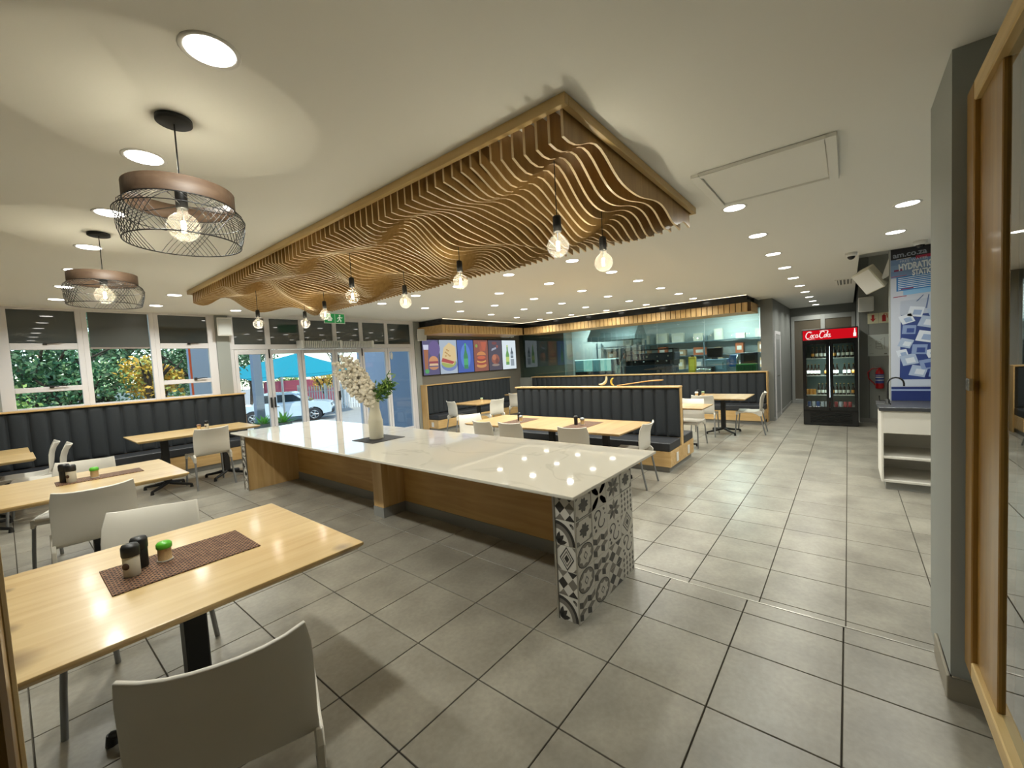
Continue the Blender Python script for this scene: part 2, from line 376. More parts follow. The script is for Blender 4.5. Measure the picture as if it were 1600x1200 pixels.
# --- walls
w = MB()
w.box(-3.4, -1.33, YW, YW + .2, -.6, 3.4); w.box(-1.33, 1.14, YW, YW + .2, -.6, 1.16); w.box(-1.33, 5.47, YW, YW + .2, ZC + .07, 3.4)
w.box(1.14, 1.34, YW, YW + .2, -.6, ZC + .07); w.box(5.47, 5.64, YW, YW + .2, -.6, 3.4)
struct('wall_far', w, M['grey_wall'])
struct('wall_menu', MB().box(5.64, 13.7, YW, YW + .2, -.6, 3.4), M['menu_wall'])
w = MB()
w.box(XG, XG + .12, .18, YW, ZG, .93); w.box(XG, XG + .12, .18, YW, 2.44, 3.4)
struct('wall_kitchen', w, M['grey_wall'])
struct('wall_corridor_left', MB().box(9.75, 13.5, -.06, .18, ZG, 3.4), M['dark_wall'])
struct('wall_corridor_right', MB().box(10.12, 13.5, -1.72, -1.56, ZG, 3.4), M['dark_wall'])
struct('wall_corridor_end', MB().box(13.5, 13.7, -3.4, YW, ZG, 3.4), M['dark_wall'])
struct('wall_alcove', MB().box(10.12, 10.28, -3.4, -1.725, ZG, 3.4), M['grey_wall'])
struct('wall_poster', MB().box(5.6, 5.75, -3.4, -1.78, ZG, 3.4), M['grey_wall'])
struct('wall_right', MB().box(-3.4, 14.2, -3.6, -3.4, -.8, 3.4), M['grey_wall'])
struct('wall_left', MB().box(-3.6, -3.4, -3.6, YW + .2, -.8, 3.4), M['grey_wall'])
struct('wall_kitchen_inner', MB().box(10.05, 10.2, 5.65, YW, ZG, 2.75), mat('inner_grey', '6a716c', .6))
struct('wall_kitchen_back', MB().box(13.35, 13.5, .18, YW, ZG, 3.4), mat('kitchen_wall', 'bcc6c4', .5))
struct('wall_column', MB().box(1.07, 1.60, -2.4, -1.70, -.0005, ZC), M['grey_wall'])
b = MB(); b.box(1.058, 1.388, -1.70, -1.688, 0, .10); b.box(1.058, 1.07, -2.4, -1.70, 0, .10)
struct('baseboard_column', b, mat('skirting_tile', '8f8879', .5), .003)
struct('baseboard_alcove', MB().box(10.105, 10.12, -3.4, -1.57, ZG, ZG + .09), M['plinth'])
struct('baseboard_corridor', MB().box(9.76, 13.5, -.072, -.06, ZG, ZG + .08), M['plinth'])

# --- windows over the bench: three bays, each with frame members and panes
Wf = M['white_frame']; Y0, Y1 = YW + .02, YW + .09
def member(par, n, x0, x1, z0, z1, y0=Y0, y1=Y1, m=None): return MB().box(x0, x1, y0, y1, z0, z1).build(n, m or Wf, par, bevel=.004)
def pane(par, x0, x1, z0, z1, m=None): return MB().box(x0, x1, YW + .05, YW + .056, z0, z1).build('pane', m or M['pane'], par)
def winhandle(par, x, z): 
    o = MB().box(x - .02, x + .02, Y0 - .02, Y0, z - .02, z + .02).tube([(x - .015, Y0 - .025, z), (x + .16, Y0 - .03, z + .012)], .008, 6)
    o.build('handle', M['black'], par)
for n, (xa, xb, kind) in enumerate([(-1.33, -.51, 'L'), (-.51, .306, 'M'), (.306, 1.14, 'R')]):
    wn = sthing('window_%d' % (n + 1), ((xa + xb) / 2, YW + .05, 1.16))
    ja = .125 if n == 0 else .06; jb = .12 if n == 2 else .06
    xi, xo = xa + ja, xb - jb
    member(wn, 'jamb', xa, xi, 1.16, ZC + .07); member(wn, 'jamb', xo, xb, 1.16, ZC + .07); member(wn, 'sill', xi, xo, 1.16, 1.22); member(wn, 'head', xi, xo, ZC - .03, ZC + .07)
    if kind == 'M':
        pane(wn, xi, xo, 1.22, ZC - .03)
    else:
        member(wn, 'rail', xi, xo, 2.02, 2.11); member(wn, 'rail', xi, xo, 1.43, 1.50)
        pane(wn, xi, xo, 2.11, ZC - .03, M['film']); pane(wn, xi, xo, 1.50, 2.02); pane(wn, xi, xo, 1.22, 1.43)
        winhandle(wn, (xi + xo) / 2 + (.0 if n == 0 else .05), 2.105); winhandle(wn, (xi + xo) / 2 + (.02 if n == 0 else .1), 1.50)
bl = thing('roller_blind', 'dark grey roller blind drawn a third down over the middle window', 'blind', (-.1, YW + .03, 2.02))
MB().box(-.44, .236, YW + .028, YW + .036, 2.05, ZC - .03).build('blind_cloth', mat('blind_cloth', '4a4f4e', .25, spec=.6), bl)
MB().box(-.44, .236, YW + .024, YW + .04, 2.025, 2.05).build('bottom_bar', mat('blind_bar', '8a7f78', .5), bl)

# --- folding shopfront: transom lights above, six leaves below
XB = [1.34, 1.99, 2.64, 3.345, 3.98, 4.65, 5.47]
wn = sthing('window_4', (3.4, YW + .05, 2.0))
member(wn, 'head', 1.34, 5.47, 2.585, ZR + .02); member(wn, 'transom_bar', 1.34, 5.47, 1.99, 2.085)
for i, x in enumerate(XB):
    hw = .045
    a, c = (x, x + .08) if i == 0 else ((x - .11, x) if i == 6 else (x - hw, x + hw))
    member(wn, 'mullion', a, c, 2.085, 2.585)
    if i < 6:
        xa = x + (.08 if i == 0 else hw); xc = XB[i + 1] - (.11 if i == 5 else hw)
        pane(wn, xa, xc, 2.085, 2.585, M['film'])
zd = -.02
member(wn, 'jamb', 1.34, 1.40, -.19, 1.99); member(wn, 'jamb', 5.36, 5.47, -.19, 1.99); member(wn, 'threshold', 1.40, 5.36, -.19, -.15)
XL = [1.40, 1.99, 2.60, 3.315, 3.97, 4.65, 5.36]
for i in range(6):
    d = sthing('door_%d' % (i + 1), ((XL[i] + XL[i + 1]) / 2, YW + .05, -.15))
    a, c = XL[i] + .004, XL[i + 1] - .004; sw = .058
    member(d, 'stile', a, a + sw, -.148, 1.985); member(d, 'stile', c - sw, c, -.148, 1.985)
    member(d, 'rail', a + sw, c - sw, 1.90, 1.985); member(d, 'rail', a + sw, c - sw, -.148, -.02)
    pane(d, a + sw, c - sw, -.02, 1.90)
    hx = {0: c - .03, 1: a + .03, 3: a + .03}.get(i)
    if hx is not None: MB().box(hx - .013, hx + .013, Y0 - .035, Y0, .86, 1.06).build('handle', M['black'], d, bevel=.005)
    if i in (1, 4): MB().box(a - .015, a + .008, Y0 - .012, Y0, 1.82, 1.99).build('hinge', M['black'], d)
sw_ = thing('door_sensor', 'small white oval contact sensor high on the shopfront door leaf', 'sensor', (4.75, YW, 1.78))
MB().lathe([(.0, -.01), (.035, -.008), (.035, .008), (0, .01)], 0, 0, 0, 16).xf(Matrix.Translation((4.75, YW + .008, 1.80)) @ Matrix.Diagonal((1, 1, 2.6, 1)) @ Matrix.Rotation(PI / 2, 4, 'X')).build('body', M['white'], sw_)

# --- corridor: white framed door edge, tall glazed screen at the end
d = sthing('door_7', (10.4, -.06, ZG))
for a, c, z0, z1 in ((9.95, 10.03, ZG, 1.87), (10.82, 10.9, ZG, 1.87), (10.03, 10.82, 1.79, 1.87)): MB().box(a, c, -.085, -.061, z0, z1).build('frame', M['white_frame'], d, bevel=.004)
MB().box(10.035, 10.815, -.078, -.061, ZG + .01, 1.785).build('leaf', mat('door_leaf', 'a3a4a3', .5), d)
MB().box(10.13, 10.72, -.081, -.078, ZG + .12, 1.68).build('door_panel', mat('door_panel', '8f9190', .5), d, bevel=.002)
MB().tube([(10.10, -.09, .83), (10.10, -.12, .83), (10.22, -.12, .83)], .01, 8).build('handle', M['chrome'], d)
wn = sthing('window_5', (13.45, -.8, ZG))
gf = mat('grey_alu', 'a2a4a1', .4, .3)
for y0, y1, z0, z1 in ((-.16, -.08, ZG, 2.35), (-.88, -.78, ZG, 2.35), (-1.54, -1.46, ZG, 2.35), (-.78, -.16, ZG, ZG + .12), (-1.46, -.88, ZG, ZG + .12), (-.78, -.16, 2.22, 2.35), (-1.46, -.88, 2.22, 2.35)):
    MB().box(13.42, 13.497, y0, y1, z0, z1).build('frame', gf, wn, bevel=.004)
bz = mat('bronze_glass', '5d564a', .08, spec=.9)
MB().box(13.45, 13.46, -.78, -.16, ZG + .12, 2.22).build('pane', bz, wn); MB().box(13.45, 13.46, -1.46, -.88, ZG + .12, 2.22).build('pane', bz, wn)

# --- kitchen glass: four frameless panes on the ledge
for k, (y0, y1) in enumerate([(.21, 1.41), (1.41, 2.59), (2.59, 3.77), (3.77, 7.29)]):
    wn = sthing('window_%d' % (6 + k), (XG + .05, (y0 + y1) / 2, .93))
    MB().box(XG + .045, XG + .055, y0 + .004, y1 - .004, .935, 2.435).build('pane', M['kpane'], wn)
MB()

# ================================================================== SOFFIT (wood boards + black band)
sf = thing('wooden_soffit', 'wood-boarded soffit with a black band above, over the menu screens and kitchen glass', 'soffit', (8.0, 6.5, 2.30))
core = MB(); core.box(5.62, 9.0, 6.42, YW - .005, 2.305, 2.50); core.box(8.97, XG - .005, .24, 6.42, 2.305, 2.50); core.build('soffit_core', mat('soffit_backing', '4a3218', .6), sf)
un = MB(); un.box(5.61, 9.0, 6.40, YW - .005, 2.298, 2.3048); un.box(8.95, XG - .005, .235, 6.40, 2.298, 2.3048); un.build('soffit_underside', M['oak_x'], sf)
band = MB(); band.box(5.66, 8.95, 6.44, YW - .005, 2.50, ZR - .012); band.box(8.93, XG - .005, .30, 6.46, 2.50, ZR - .012)
band.build('black_band', M['blackgloss'], sf)
led = emis('led_strip', (1.0, .86, .6), 2.2)
s_ = MB(); s_.box(5.70, 8.915, 6.428, 6.438, ZR - .010, ZR - .003); s_.box(8.917, 8.927, .31, 6.438, ZR - .010, ZR - .003); s_.build('led_strip', led, sf)
MB().box(8.95, XG - .006, .226, .2345, 2.305, 2.50).build('end_board', M['oak_x'], sf, bevel=.002); MB().box(5.606, 5.6195, 6.40, YW - .006, 2.305, 2.50).build('end_board', M['oak_x'], sf, bevel=.002)
bw = .117
m_a = MB().box(-bw / 2 + .008, bw / 2 - .008, -.022, .005, -.10, .10).mesh('board', M['oak'], bevel=.002)
L0 = Vector(sf.location)
x = 5.62 + bw / 2
while x < 8.93: inst('board', m_a, sf, Vector((x, 6.414, 2.405)) - L0); x += bw
y = 6.38 - bw / 2
while y > .27: inst('board', m_a, sf, Vector((8.964, y, 2.405)) - L0, -PI / 2); y -= bw
pj = thing('wall_projector_bar', 'slim white sensor bar under the soffit above the end menu screen', 'sensor', (8.95, 7.0, 2.26))
MB().box(8.55, 9.1, 6.9, 7.0, 2.265, 2.302).build('body', M['white'], pj, bevel=.006)
MB().lathe([(.025, 0), (.02, -.02), (0, -.025)], 8.95, 6.95, 2.265, 10).build('sensor_eye', M['black'], pj)

# ================================================================== MENU SCREENS
SX = [(5.66, 6.225), (6.24, 6.89), (6.905, 7.56), (7.575, 8.205), (8.22, 8.86), (8.875, 9.58)]
def scr(x, y_, z, k=0): return (x, YW - .052 - .0008 * k, z)
slabels = ['wall screen showing a tall beer glass beside a burger', 'wall screen showing a folded flatbread with filling', 'wall screen showing a green bottle on a blue background',
           'wall screen showing a stacked orange burger', 'wall screen showing glazed ribs on a dark background', 'wall screen showing bottles on a white background']
def em(h, s=1.0): return emis('screen_' + h, tuple(v_ * .82 + .06 for v_ in rgb(h)), s * .85)
EM = {}
def E_(h):
    if h not in EM: EM[h] = em(h)
    return EM[h]
for i, (xa, xb) in enumerate(SX):
    st = thing('menu_screen', slabels[i], 'screen', ((xa + xb) / 2, YW - .03, 1.25), 0, 'menu screens on the taupe wall')
    MB().box(xa - .006, xb + .006, YW - .05, YW - .001, 1.245, 2.205).build('bezel', M['black'], st, bevel=.003)
    bgc = ['4a4470', 'a8b6c4', '2b51a8', '86432f', '3a3245', 'dce9f0'][i]
    xm = (xa + xb) / 2; z0, z1 = 1.26, 2.19; W = xb - xa
    mats = [E_(bgc)]; mb = MB()
    mb.quad(scr(xa + .006, 0, z0), scr(xb - .006, 0, z0), scr(xb - .006, 0, z1), scr(xa + .006, 0, z1))
    def shp(pts, h, k):
        if E_(h) not in mats: mats.append(E_(h))
        mb.poly([scr(px, 0, pz, k) for px, pz in pts], mats.index(E_(h)))
    def ell(cx, cz, rx, rz, h, k, a0=0, a1=360): shp([(cx + rx * math.cos(math.radians(a0 + (a1 - a0) * t / 20)), cz + rz * math.sin(math.radians(a0 + (a1 - a0) * t / 20))) for t in range(21 if a1 - a0 < 360 else 20)], h, k)
    def bottle(cx, zb, hh, r, h, lab, k):
        shp([(cx - r, zb), (cx + r, zb), (cx + r, zb + hh * .5), (cx + r * .4, zb + hh * .72), (cx + r * .36, zb + hh), (cx - r * .36, zb + hh), (cx - r * .4, zb + hh * .72), (cx - r, zb + hh * .5)], h, k)
        shp([(cx - r, zb + hh * .15), (cx + r, zb + hh * .15), (cx + r, zb + hh * .4), (cx - r, zb + hh * .4)], lab, k + 1)
        shp([(cx - r * .4, zb + hh * .9), (cx + r * .4, zb + hh * .9), (cx + r * .36, zb + hh), (cx - r * .36, zb + hh)], lab, k + 1)
    if i == 0:
        ell(xb - .16, 1.95, .2, .22, '5d4a86', 1)
        shp([(xa + .06, 1.38), (xa + .16, 1.38), (xa + .2, 2.0), (xa + .04, 2.0)], '9a5a30', 2); shp([(xa + .04, 1.93), (xa + .2, 1.93), (xa + .21, 2.06), (xa + .03, 2.06)], 'c9cbe0', 3)
        ell(xa + .36, 1.62, .16, .14, 'c98b5a', 2, 0, 180); shp([(xa + .2, 1.55), (xa + .52, 1.55), (xa + .52, 1.62), (xa + .2, 1.62)], '8c2c3a', 3); shp([(xa + .2, 1.50), (xa + .52, 1.50), (xa + .5, 1.56), (xa + .22, 1.56)], 'd8b48c', 4); ell(xa + .36, 1.47, .16, .08, 'b87f55', 3, 180, 360); ell(xa + .12, 1.36, .07, .06, '3f9a50', 4)
    elif i == 1:
        ell(xm + .02, 1.50, .30, .17, '6a7fb4', 1); ell(xm, 1.56, .27, .14, '9aa850', 2); shp([(xa + .05, 1.58), (xa + .16, 1.98), (xa + .36, 2.12), (xb - .05, 2.0), (xb - .03, 1.66), (xb - .16, 1.5)], 'd9c08a', 3)
        shp([(xa + .05, 1.60), (xb - .2, 1.52), (xb - .1, 1.58), (xa + .1, 1.70)], 'a83a34', 4)
        for a in range(7): ell(xa + .22 + .05 * (a % 4), 1.75 + .07 * (a % 3) + .03 * (a // 4), .035, .02, 'b58f50', 5)
    elif i == 2:
        ell(xm, 1.72, .2, .36, '4a79cc', 1); bottle(xm, 1.36, .74, .085, '1f7f48', '3aa565', 2)
    elif i == 3:
        for k, (zz, hh, cc) in enumerate([(1.40, .07, 'c88a44'), (1.47, .06, '9a3a22'), (1.53, .05, 'd9a24a'), (1.58, .06, '8a3020'), (1.64, .05, 'c4572c')]): ell(xm, zz + .03, .22 - .01 * k, hh, cc, 1 + k)
        ell(xm, 1.74, .2, .11, 'c77f3c', 7, 0, 180); ell(xa + .12, 2.02, .05, .05, '7f9a3c', 7)
        for a in range(8): shp([(xm - .05 + .03 * a, 1.86), (xm - .03 + .03 * a, 1.86), (xm + .05 * (a - 2), 2.14), (xm + .03 * (a - 2.6), 2.14)], 'b5502c', 7)
    elif i == 4:
        ell(xm, 1.6, .19, .16, '8d4a34', 1); ell(xm - .06, 1.66, .09, .09, 'b36a48', 2); ell(xm + .07, 1.54, .08, .09, '6e3122', 3); ell(xm, 1.42, .18, .04, '8a7a70', 1); ell(xm + .1, 2.0, .05, .05, '8a4038', 2); shp([(xm - .18, 1.86), (xm + .05, 1.92), (xm + .05, 1.98), (xm - .16, 1.93)], '9aa0b0', 2); ell(xm - .03, 2.1, .12, .05, '6a2a2c', 2)
    else:
        bottle(xm - .09, 1.40, .64, .085, '5f9a4a', 'b6cf6a', 1); bottle(xm + .14, 1.62, .34, .07, '4a5a66', '8fa0ac', 1); shp([(xm + .06, 1.36), (xm + .24, 1.36), (xm + .24, 1.58), (xm + .06, 1.58)], '8d9aa4', 1)
    mb.build('picture', mats, st)

# ================================================================== BANQUETTES
def channel_mesh(w, z0, z1, name='channel'):
    n = 8; mb = MB(); rows = [(z0, .55), (z0 + .02, .85), (z0 + .06, 1), (z1 - .06, 1), (z1 - .02, .85), (z1, .55)]
    vs = []
    for z, s_ in rows:
        for k in range(n + 1):
            u = k / n * 2 - 1
            vs.append((u * (w / 2 - .002), .015 + .045 * s_ * math.sqrt(max(0, 1 - (abs(u) ** 2.6))), z))
    fs = [(r * (n + 1) + k, (r + 1) * (n + 1) + k, (r + 1) * (n + 1) + k + 1, r * (n + 1) + k + 1) for r in range(len(rows) - 1) for k in range(n)]
    fs.append(tuple(range(n + 1))); fs.append(tuple(range((len(rows) - 1) * (n + 1), len(rows) * (n + 1)))[::-1])
    mb.add(vs, fs, 0, True)
    return mb.mesh(name, M['fabric'])
def half_bench(par, L, backw=.10, H=1.16, depth=.56, cap=True, base=True, cw=.18, seat_end=0.0, flip=1):
    """local: x along 0..L, back at y=0, sitter side +y; flip=-1 mirrors to -y"""
    f = flip
    def bx(x0, x1, y0, y1, z0, z1): 
        a, b = sorted((y0 * f, y1 * f)); return MB().box(x0, x1, a, b, z0, z1)
    if base:
        bx(0, L, 0, depth, .08, .30).build('base', M['oak_x'], par, bevel=.003, world=False)
        bx(.02, L - .02, 0, depth - .04, 0, .08).build('plinth', M['plinth'], par, world=False)
        bx(0, L, 0, backw, .30, H - .025).build('back_panel', M['oak_x'], par, bevel=.003, world=False)
    bx(.006, L - .006, backw + .03, depth + .012, .302, .425).build('seat_cushion', M['vinyl'], par, bevel=.022, bseg=3, world=False)
    bx(.012, L - .012, backw + .0005, backw + .022, .425, H - .03).build('back_pad', M['fabric'], par, world=False)
    n = max(1, round((L - .03) / cw)); w_ = (L - .03) / n; me = channel_mesh(w_, .43, H - .035)
    for k in range(n):
        o = inst('channel', me, par, (.015 + w_ * (k + .5), f * (backw - .005), 0), 0 if f > 0 else PI)
    if cap: bx(-.003, L + .003, -.002, backw + .065, H - .025, H).build('cap', M['oak_x'], par, bevel=.004, world=False)
def outlet(par, x, y, z, nrm='x', name='socket'):
    mb = MB()
    if nrm == 'y': mb.box(x - .04, x + .04, y - .010, y, z - .06, z + .06); mb.box(x - .012, x + .012, y - .0115, y - .0095, z - .02, z + .02, 1)
    else: mb.box(x - .010, x, y - .04, y + .04, z - .06, z + .06); mb.box(x - .0115, x - .0095, y - .012, y + .012, z - .02, z + .02, 1)
    return mb.build(name, [M['white'], M['dark_wall']], par, bevel=.002)
# under the windows: front faces -Y
bn = thing('window_banquette', 'long charcoal channel-back banquette under the garden windows', 'bench', (1.47, YW - .005, 0), PI)
half_bench(bn, 3.9, H=1.20, cw=.185, depth=.55)
# along the menu wall
bn = thing('menu_banquette', 'charcoal channel-back banquette below the menu screens', 'bench', (9.03, YW - .005, ZG), PI)
half_bench(bn, 9.03 - 5.58, H=1.20, cw=.18, depth=.60, backw=.16)
MB().box(9.03 - 5.58, 9.03 - 5.56, 0, .24, 0, 1.20).build('end_panel', M['oak'], bn, bevel=.003, world=False)
mb = MB().box(9.03 - 5.58, 9.03 - 5.57, .34, .42, .12, .24); mb.build('socket', M['white'], bn, world=False)
# along the kitchen glass: front faces -X
bn = thing('kitchen_banquette', 'charcoal channel-back banquette along the kitchen glass', 'bench', (XG - .006, .06, ZG), PI / 2)
half_bench(bn, 6.6, H=1.155, cw=.18, depth=.70, backw=.16)
MB().box(-.02, 0, 0, .25, 0, 1.155).build('end_panel', M['oak'], bn, bevel=.003, world=False)
# free standing back to back bench
db = thing('double_banquette', 'free-standing back-to-back charcoal banquette with a wooden divider', 'bench', (5.05, .56, ZG), PI / 2)
Ld = 3.08
MB().box(0, Ld, -.55, .56, .08, .30).build('base', M['oak_x'], db, bevel=.003, world=False)
MB().box(.03, Ld - .03, -.51, .52, 0, .08).build('plinth', M['plinth'], db, world=False)
MB().box(0, Ld, -.045, .045, .30, 1.165).build('divider', M['oak_x'], db, bevel=.003, world=False)
MB().box(-.004, Ld + .004, -.055, .115, 1.165, 1.19).build('cap', M['oak_x'], db, bevel=.004, world=False)
half_bench(db, Ld, backw=.05, H=1.19, depth=.55, cap=False, base=False, cw=.18)
half_bench(db, Ld, backw=.05, H=1.19, depth=.54, cap=False, base=False, cw=.18, flip=-1)
for yy in (.28, -.26): MB().box(-.012, -.001, yy - .04, yy + .04, .12, .25).build('socket', M['white'], db, world=False, bevel=.002)

# ================================================================== CHAIRS
def shell_rows():
    #  y      z     halfwidth  wrap
    return [(.235, .405, .205, 0), (.238, .432, .212, 0), (.215, .452, .218, 0), (.10, .452, .222, -.004), (-.04, .446, .222, -.006), (-.13, .448, .218, -.004),
            (-.178, .468, .212, .01), (-.202, .52, .208, .025), (-.212, .60, .208, .035), (-.222, .68, .208, .04), (-.243, .75, .205, .045), (-.282, .815, .192, .05)]
def shell(rows, th=.011, n=8):
    """thin curved sheet with real thickness"""
    P = []
    for y, z, hw, wr in rows:
        P.append([Vector((hw * (k / n * 2 - 1), y + wr * (k / n * 2 - 1) ** 2, z + (.012 * (k / n * 2 - 1) ** 4 if z > .8 else 0))) for k in range(n + 1)])
    R_ = len(P); nor = []
    for r in range(R_):
        row = []
        for k in range(n + 1):
            a = P[r][min(k + 1, n)] - P[r][max(k - 1, 0)]; b = P[min(r + 1, R_ - 1)][k] - P[max(r - 1, 0)][k]
            row.append(a.cross(b).normalized())
        nor.append(row)
    mb = MB(); W = n + 1
    vs = [P[r][k] for r in range(R_) for k in range(W)] + [P[r][k] + nor[r][k] * th for r in range(R_) for k in range(W)]
    o = R_ * W; fs = []
    for r in range(R_ - 1):
        for k in range(n):
            a, b, c, d = r * W + k, r * W + k + 1, (r + 1) * W + k + 1, (r + 1) * W + k
            fs += [(a, d, c, b), (o + a, o + b, o + c, o + d)]
    for k in range(n): fs += [(k, k + 1, o + k + 1, o + k), ((R_ - 1) * W + k + 1, (R_ - 1) * W + k, o + (R_ - 1) * W + k, o + (R_ - 1) * W + k + 1)]
    for r in range(R_ - 1): fs += [((r + 1) * W, r * W, o + r * W, o + (r + 1) * W), (r * W + n, (r + 1) * W + n, o + (r + 1) * W + n, o + r * W + n)]
    return mb.add(vs, fs, 0, True)
def make_chair():
    t = thing('dining_chair', 'white chair', 'chair')
    rows = shell_rows()
    s_ = shell(rows[:7])
    side = [(.236, .452), (.238, .385), (.20, .385), (.17, .415), (.06, .432), (-.05, .425), (-.12, .40), (-.165, .365), (-.215, .365), (-.222, .44), (-.19, .475), (-.12, .452), (0, .449), (.1, .455)]
    for q in (-1, 1):
        a, b = sorted((q * .197, q * .221)); s_.prism(side, 0, a, b)
    seat = s_.build('seat', M['chair'], t, bevel=.004, world=False)
    shell(rows[6:], .012).build('backrest', M['chair'], t, bevel=.004, bseg=2, world=False)
    for q in (-1, 1):
        MB().tube([(q * .207, .215, .40), (q * .216, .235, .2), (q * .222, .25, .0)], .0125, 10).build('leg', M['leg'], t, world=False)
        MB().tube([(q * .207, -.19, .40), (q * .214, -.225, .2), (q * .222, -.27, .0)], .0125, 10).build('leg', M['leg'], t, world=False)
    return t
chair0 = make_chair(); used = [False]
def chair(x, y, z, ang, label, group):
    """x, y = middle of the top of the backrest; ang = direction the sitter faces, in degrees from +X"""
    o = chair0 if not used[0] else copy_tree(chair0); used[0] = True
    a = math.radians(ang)
    o.location = (x + .25 * math.cos(a), y + .25 * math.sin(a), z); o.rotation_euler = (0, 0, a - PI / 2)
    return tag(o, label, 'chair', group)
g1 = 'white plastic chairs at the front tables'; g2 = 'white plastic chairs at the back tables'
chair(-1.035, -.165, 0, 69, 'white plastic chair with its back to the doorway at the knotted pine table', g1)
chair(-.845, 1.57, 0, 244, 'white plastic chair facing the doorway, behind the table with the knotted pine edge', g1)
chair(-.98, 2.53, 0, 88, 'white plastic chair pulled up back to back with the knotted table\'s far chair', g1)
chair(-.885, 4.02, 0, 250, 'white plastic chair on the window side of the second pine table', g1)
chair(-.94, 6.33, 0, 176, 'white plastic chair turned side-on at the corner tables, nearest the banquette', g1)
chair(-.87, 5.83, 0, 174, 'white plastic chair turned side-on at the corner tables, farther from the banquette', g1)
chair(.455, 5.40, 0, 90, 'white plastic chair facing the windows between table and white island', g1)
chair(3.17, 2.93, ZG, -4, 'white plastic chair at the long table beside the double banquette, next to the end chair', g2)
chair(3.19, 2.40, ZG, 4, 'white plastic chair in the middle of the long table by the double banquette', g2)
chair(3.16, 1.34, ZG, 10, 'white plastic chair at the long table, nearest the patterned end of the island', g2)
chair(3.84, .60, ZG, 92, 'white plastic chair at the head of the long table by the banquette end', g2)
chair(3.73, 3.72, ZG, 246, 'white plastic chair turned askew at the far head of the long table', g2)
chair(5.40, 6.03, ZG, -12, 'white plastic chair with its side to the shopfront doors at the small menu table', g2)
chair(6.08, 5.09, ZG, 80, 'white plastic chair with its back to the double banquette at the small menu table', g2)
chair(7.46, 5.70, ZG, 5, 'white plastic chair half hidden behind the divider of the double banquette', g2)
chair(7.32, .86, ZG, 5, 'white plastic chair between two tables facing the kitchen glass', g2)
chair(6.72, .86, ZG, 178, 'white plastic chair facing the double banquette, behind a small table', g2)
chair(8.10, -.10, ZG, 93, 'white plastic chair at the aisle end of the table by the kitchen glass', g2)

# ================================================================== TABLES
def make_table(name, label, x0, x1, y0, y1, z, top=.75, m=None, group=None, arm=.36, ped=.04, rz=0):
    cx, cy = (x0 + x1) / 2, (y0 + y1) / 2; t = thing(name, label, 'table', (cx, cy, z), rz, group)
    a, b = (x1 - x0) / 2, (y1 - y0) / 2
    prof = MB(); th = .032; i = .022
    vs = [(-a, -b, top), (a, -b, top), (a, b, top), (-a, b, top), (-a, -b, top - .012), (a, -b, top - .012), (a, b, top - .012), (-a, b, top - .012), (-a + i, -b + i, top - th), (a - i, -b + i, top - th), (a - i, b - i, top - th), (-a + i, b - i, top - th)]
    prof.add(vs, [(0, 1, 2, 3), (8, 11, 10, 9)] + [(k, 4 + k, 4 + (k + 1) % 4, (k + 1) % 4) for k in range(4)] + [(4 + k, 8 + k, 8 + (k + 1) % 4, 4 + (k + 1) % 4) for k in range(4)])
    prof.build('table_top', m or M['pine'], t, bevel=.004, bseg=2, world=False)
    MB().box(-.16, .16, -.16, .16, top - th - .012, top - th).build('mount_plate', M['dark_metal'], t, world=False)
    MB().box(-ped, ped, -ped, ped, .07, top - th - .012).build('column', M['dark_metal'], t, bevel=.006, world=False)
    for k in range(4):
        an = PI / 4 + k * PI / 2; c, s_ = math.cos(an), math.sin(an)
        MB().tube([(c * .03, s_ * .03, .085), (c * arm * .6, s_ * arm * .6, .055), (c * arm, s_ * arm, .04)], [.026, .02, .016], 8).tube([(c * arm, s_ * arm, .045), (c * arm, s_ * arm, 0)], [.016, .022], 8).build('foot', M['black'], t, world=False)
    return t
make_table('dining_table', 'square pine table with dark knots on its edges, nearest the timber doorway', -1.40, -.376, .27, 1.25, 0, m=M['pine_knot'])
make_table('dining_table', 'square pine table with a runner, second in line between doorway and windows', -1.41, -.415, 2.76, 3.78, 0)
make_table('dining_table', 'pine table in the corner by the window banquette, nearer its end wall', -2.10, -1.16, 6.06, 6.72, 0)
make_table('dining_table', 'pine table pushed against the corner table, one step from the window banquette', -2.10, -1.14, 5.36, 6.04, 0)
make_table('dining_table', 'pine table at the window banquette, half of a joined pair nearer the corner', -.31, .39, 5.52, 6.42, 0, arm=.3)
make_table('dining_table', 'pine table at the window banquette, half of a joined pair nearer the shopfront', .392, 1.10, 5.52, 6.42, 0, arm=.3)
for k in range(3):
    make_table('dining_table', ['oak table forming the aisle end of the long row by the double banquette', 'oak table in the middle of the long row by the double banquette', 'oak table at the shopfront end of the long row by the double banquette'][k],
               3.27, 4.30, .745 + .875 * k, .745 + .875 * k + .873, ZG, arm=.33, m=M['oak_top'])
make_table('dining_table', 'small oak table below the menu screens', 5.50, 6.45, 5.22, 6.06, ZG, arm=.33, m=M['oak_top'])
make_table('dining_table', 'oak table in the far corner where the two wall banquettes meet', 7.75, 8.6, 5.65, 6.3, ZG, arm=.3, m=M['oak_top'])
make_table('dining_table', 'oak table at the aisle end of the kitchen banquette', 7.40, 8.41, .12, 1.10, ZG, arm=.36, m=M['oak_top'])
make_table('dining_table', 'oak table on the kitchen side of the double banquette', 5.85, 6.53, .47, 1.40, ZG, arm=.30, m=M['oak_top'])

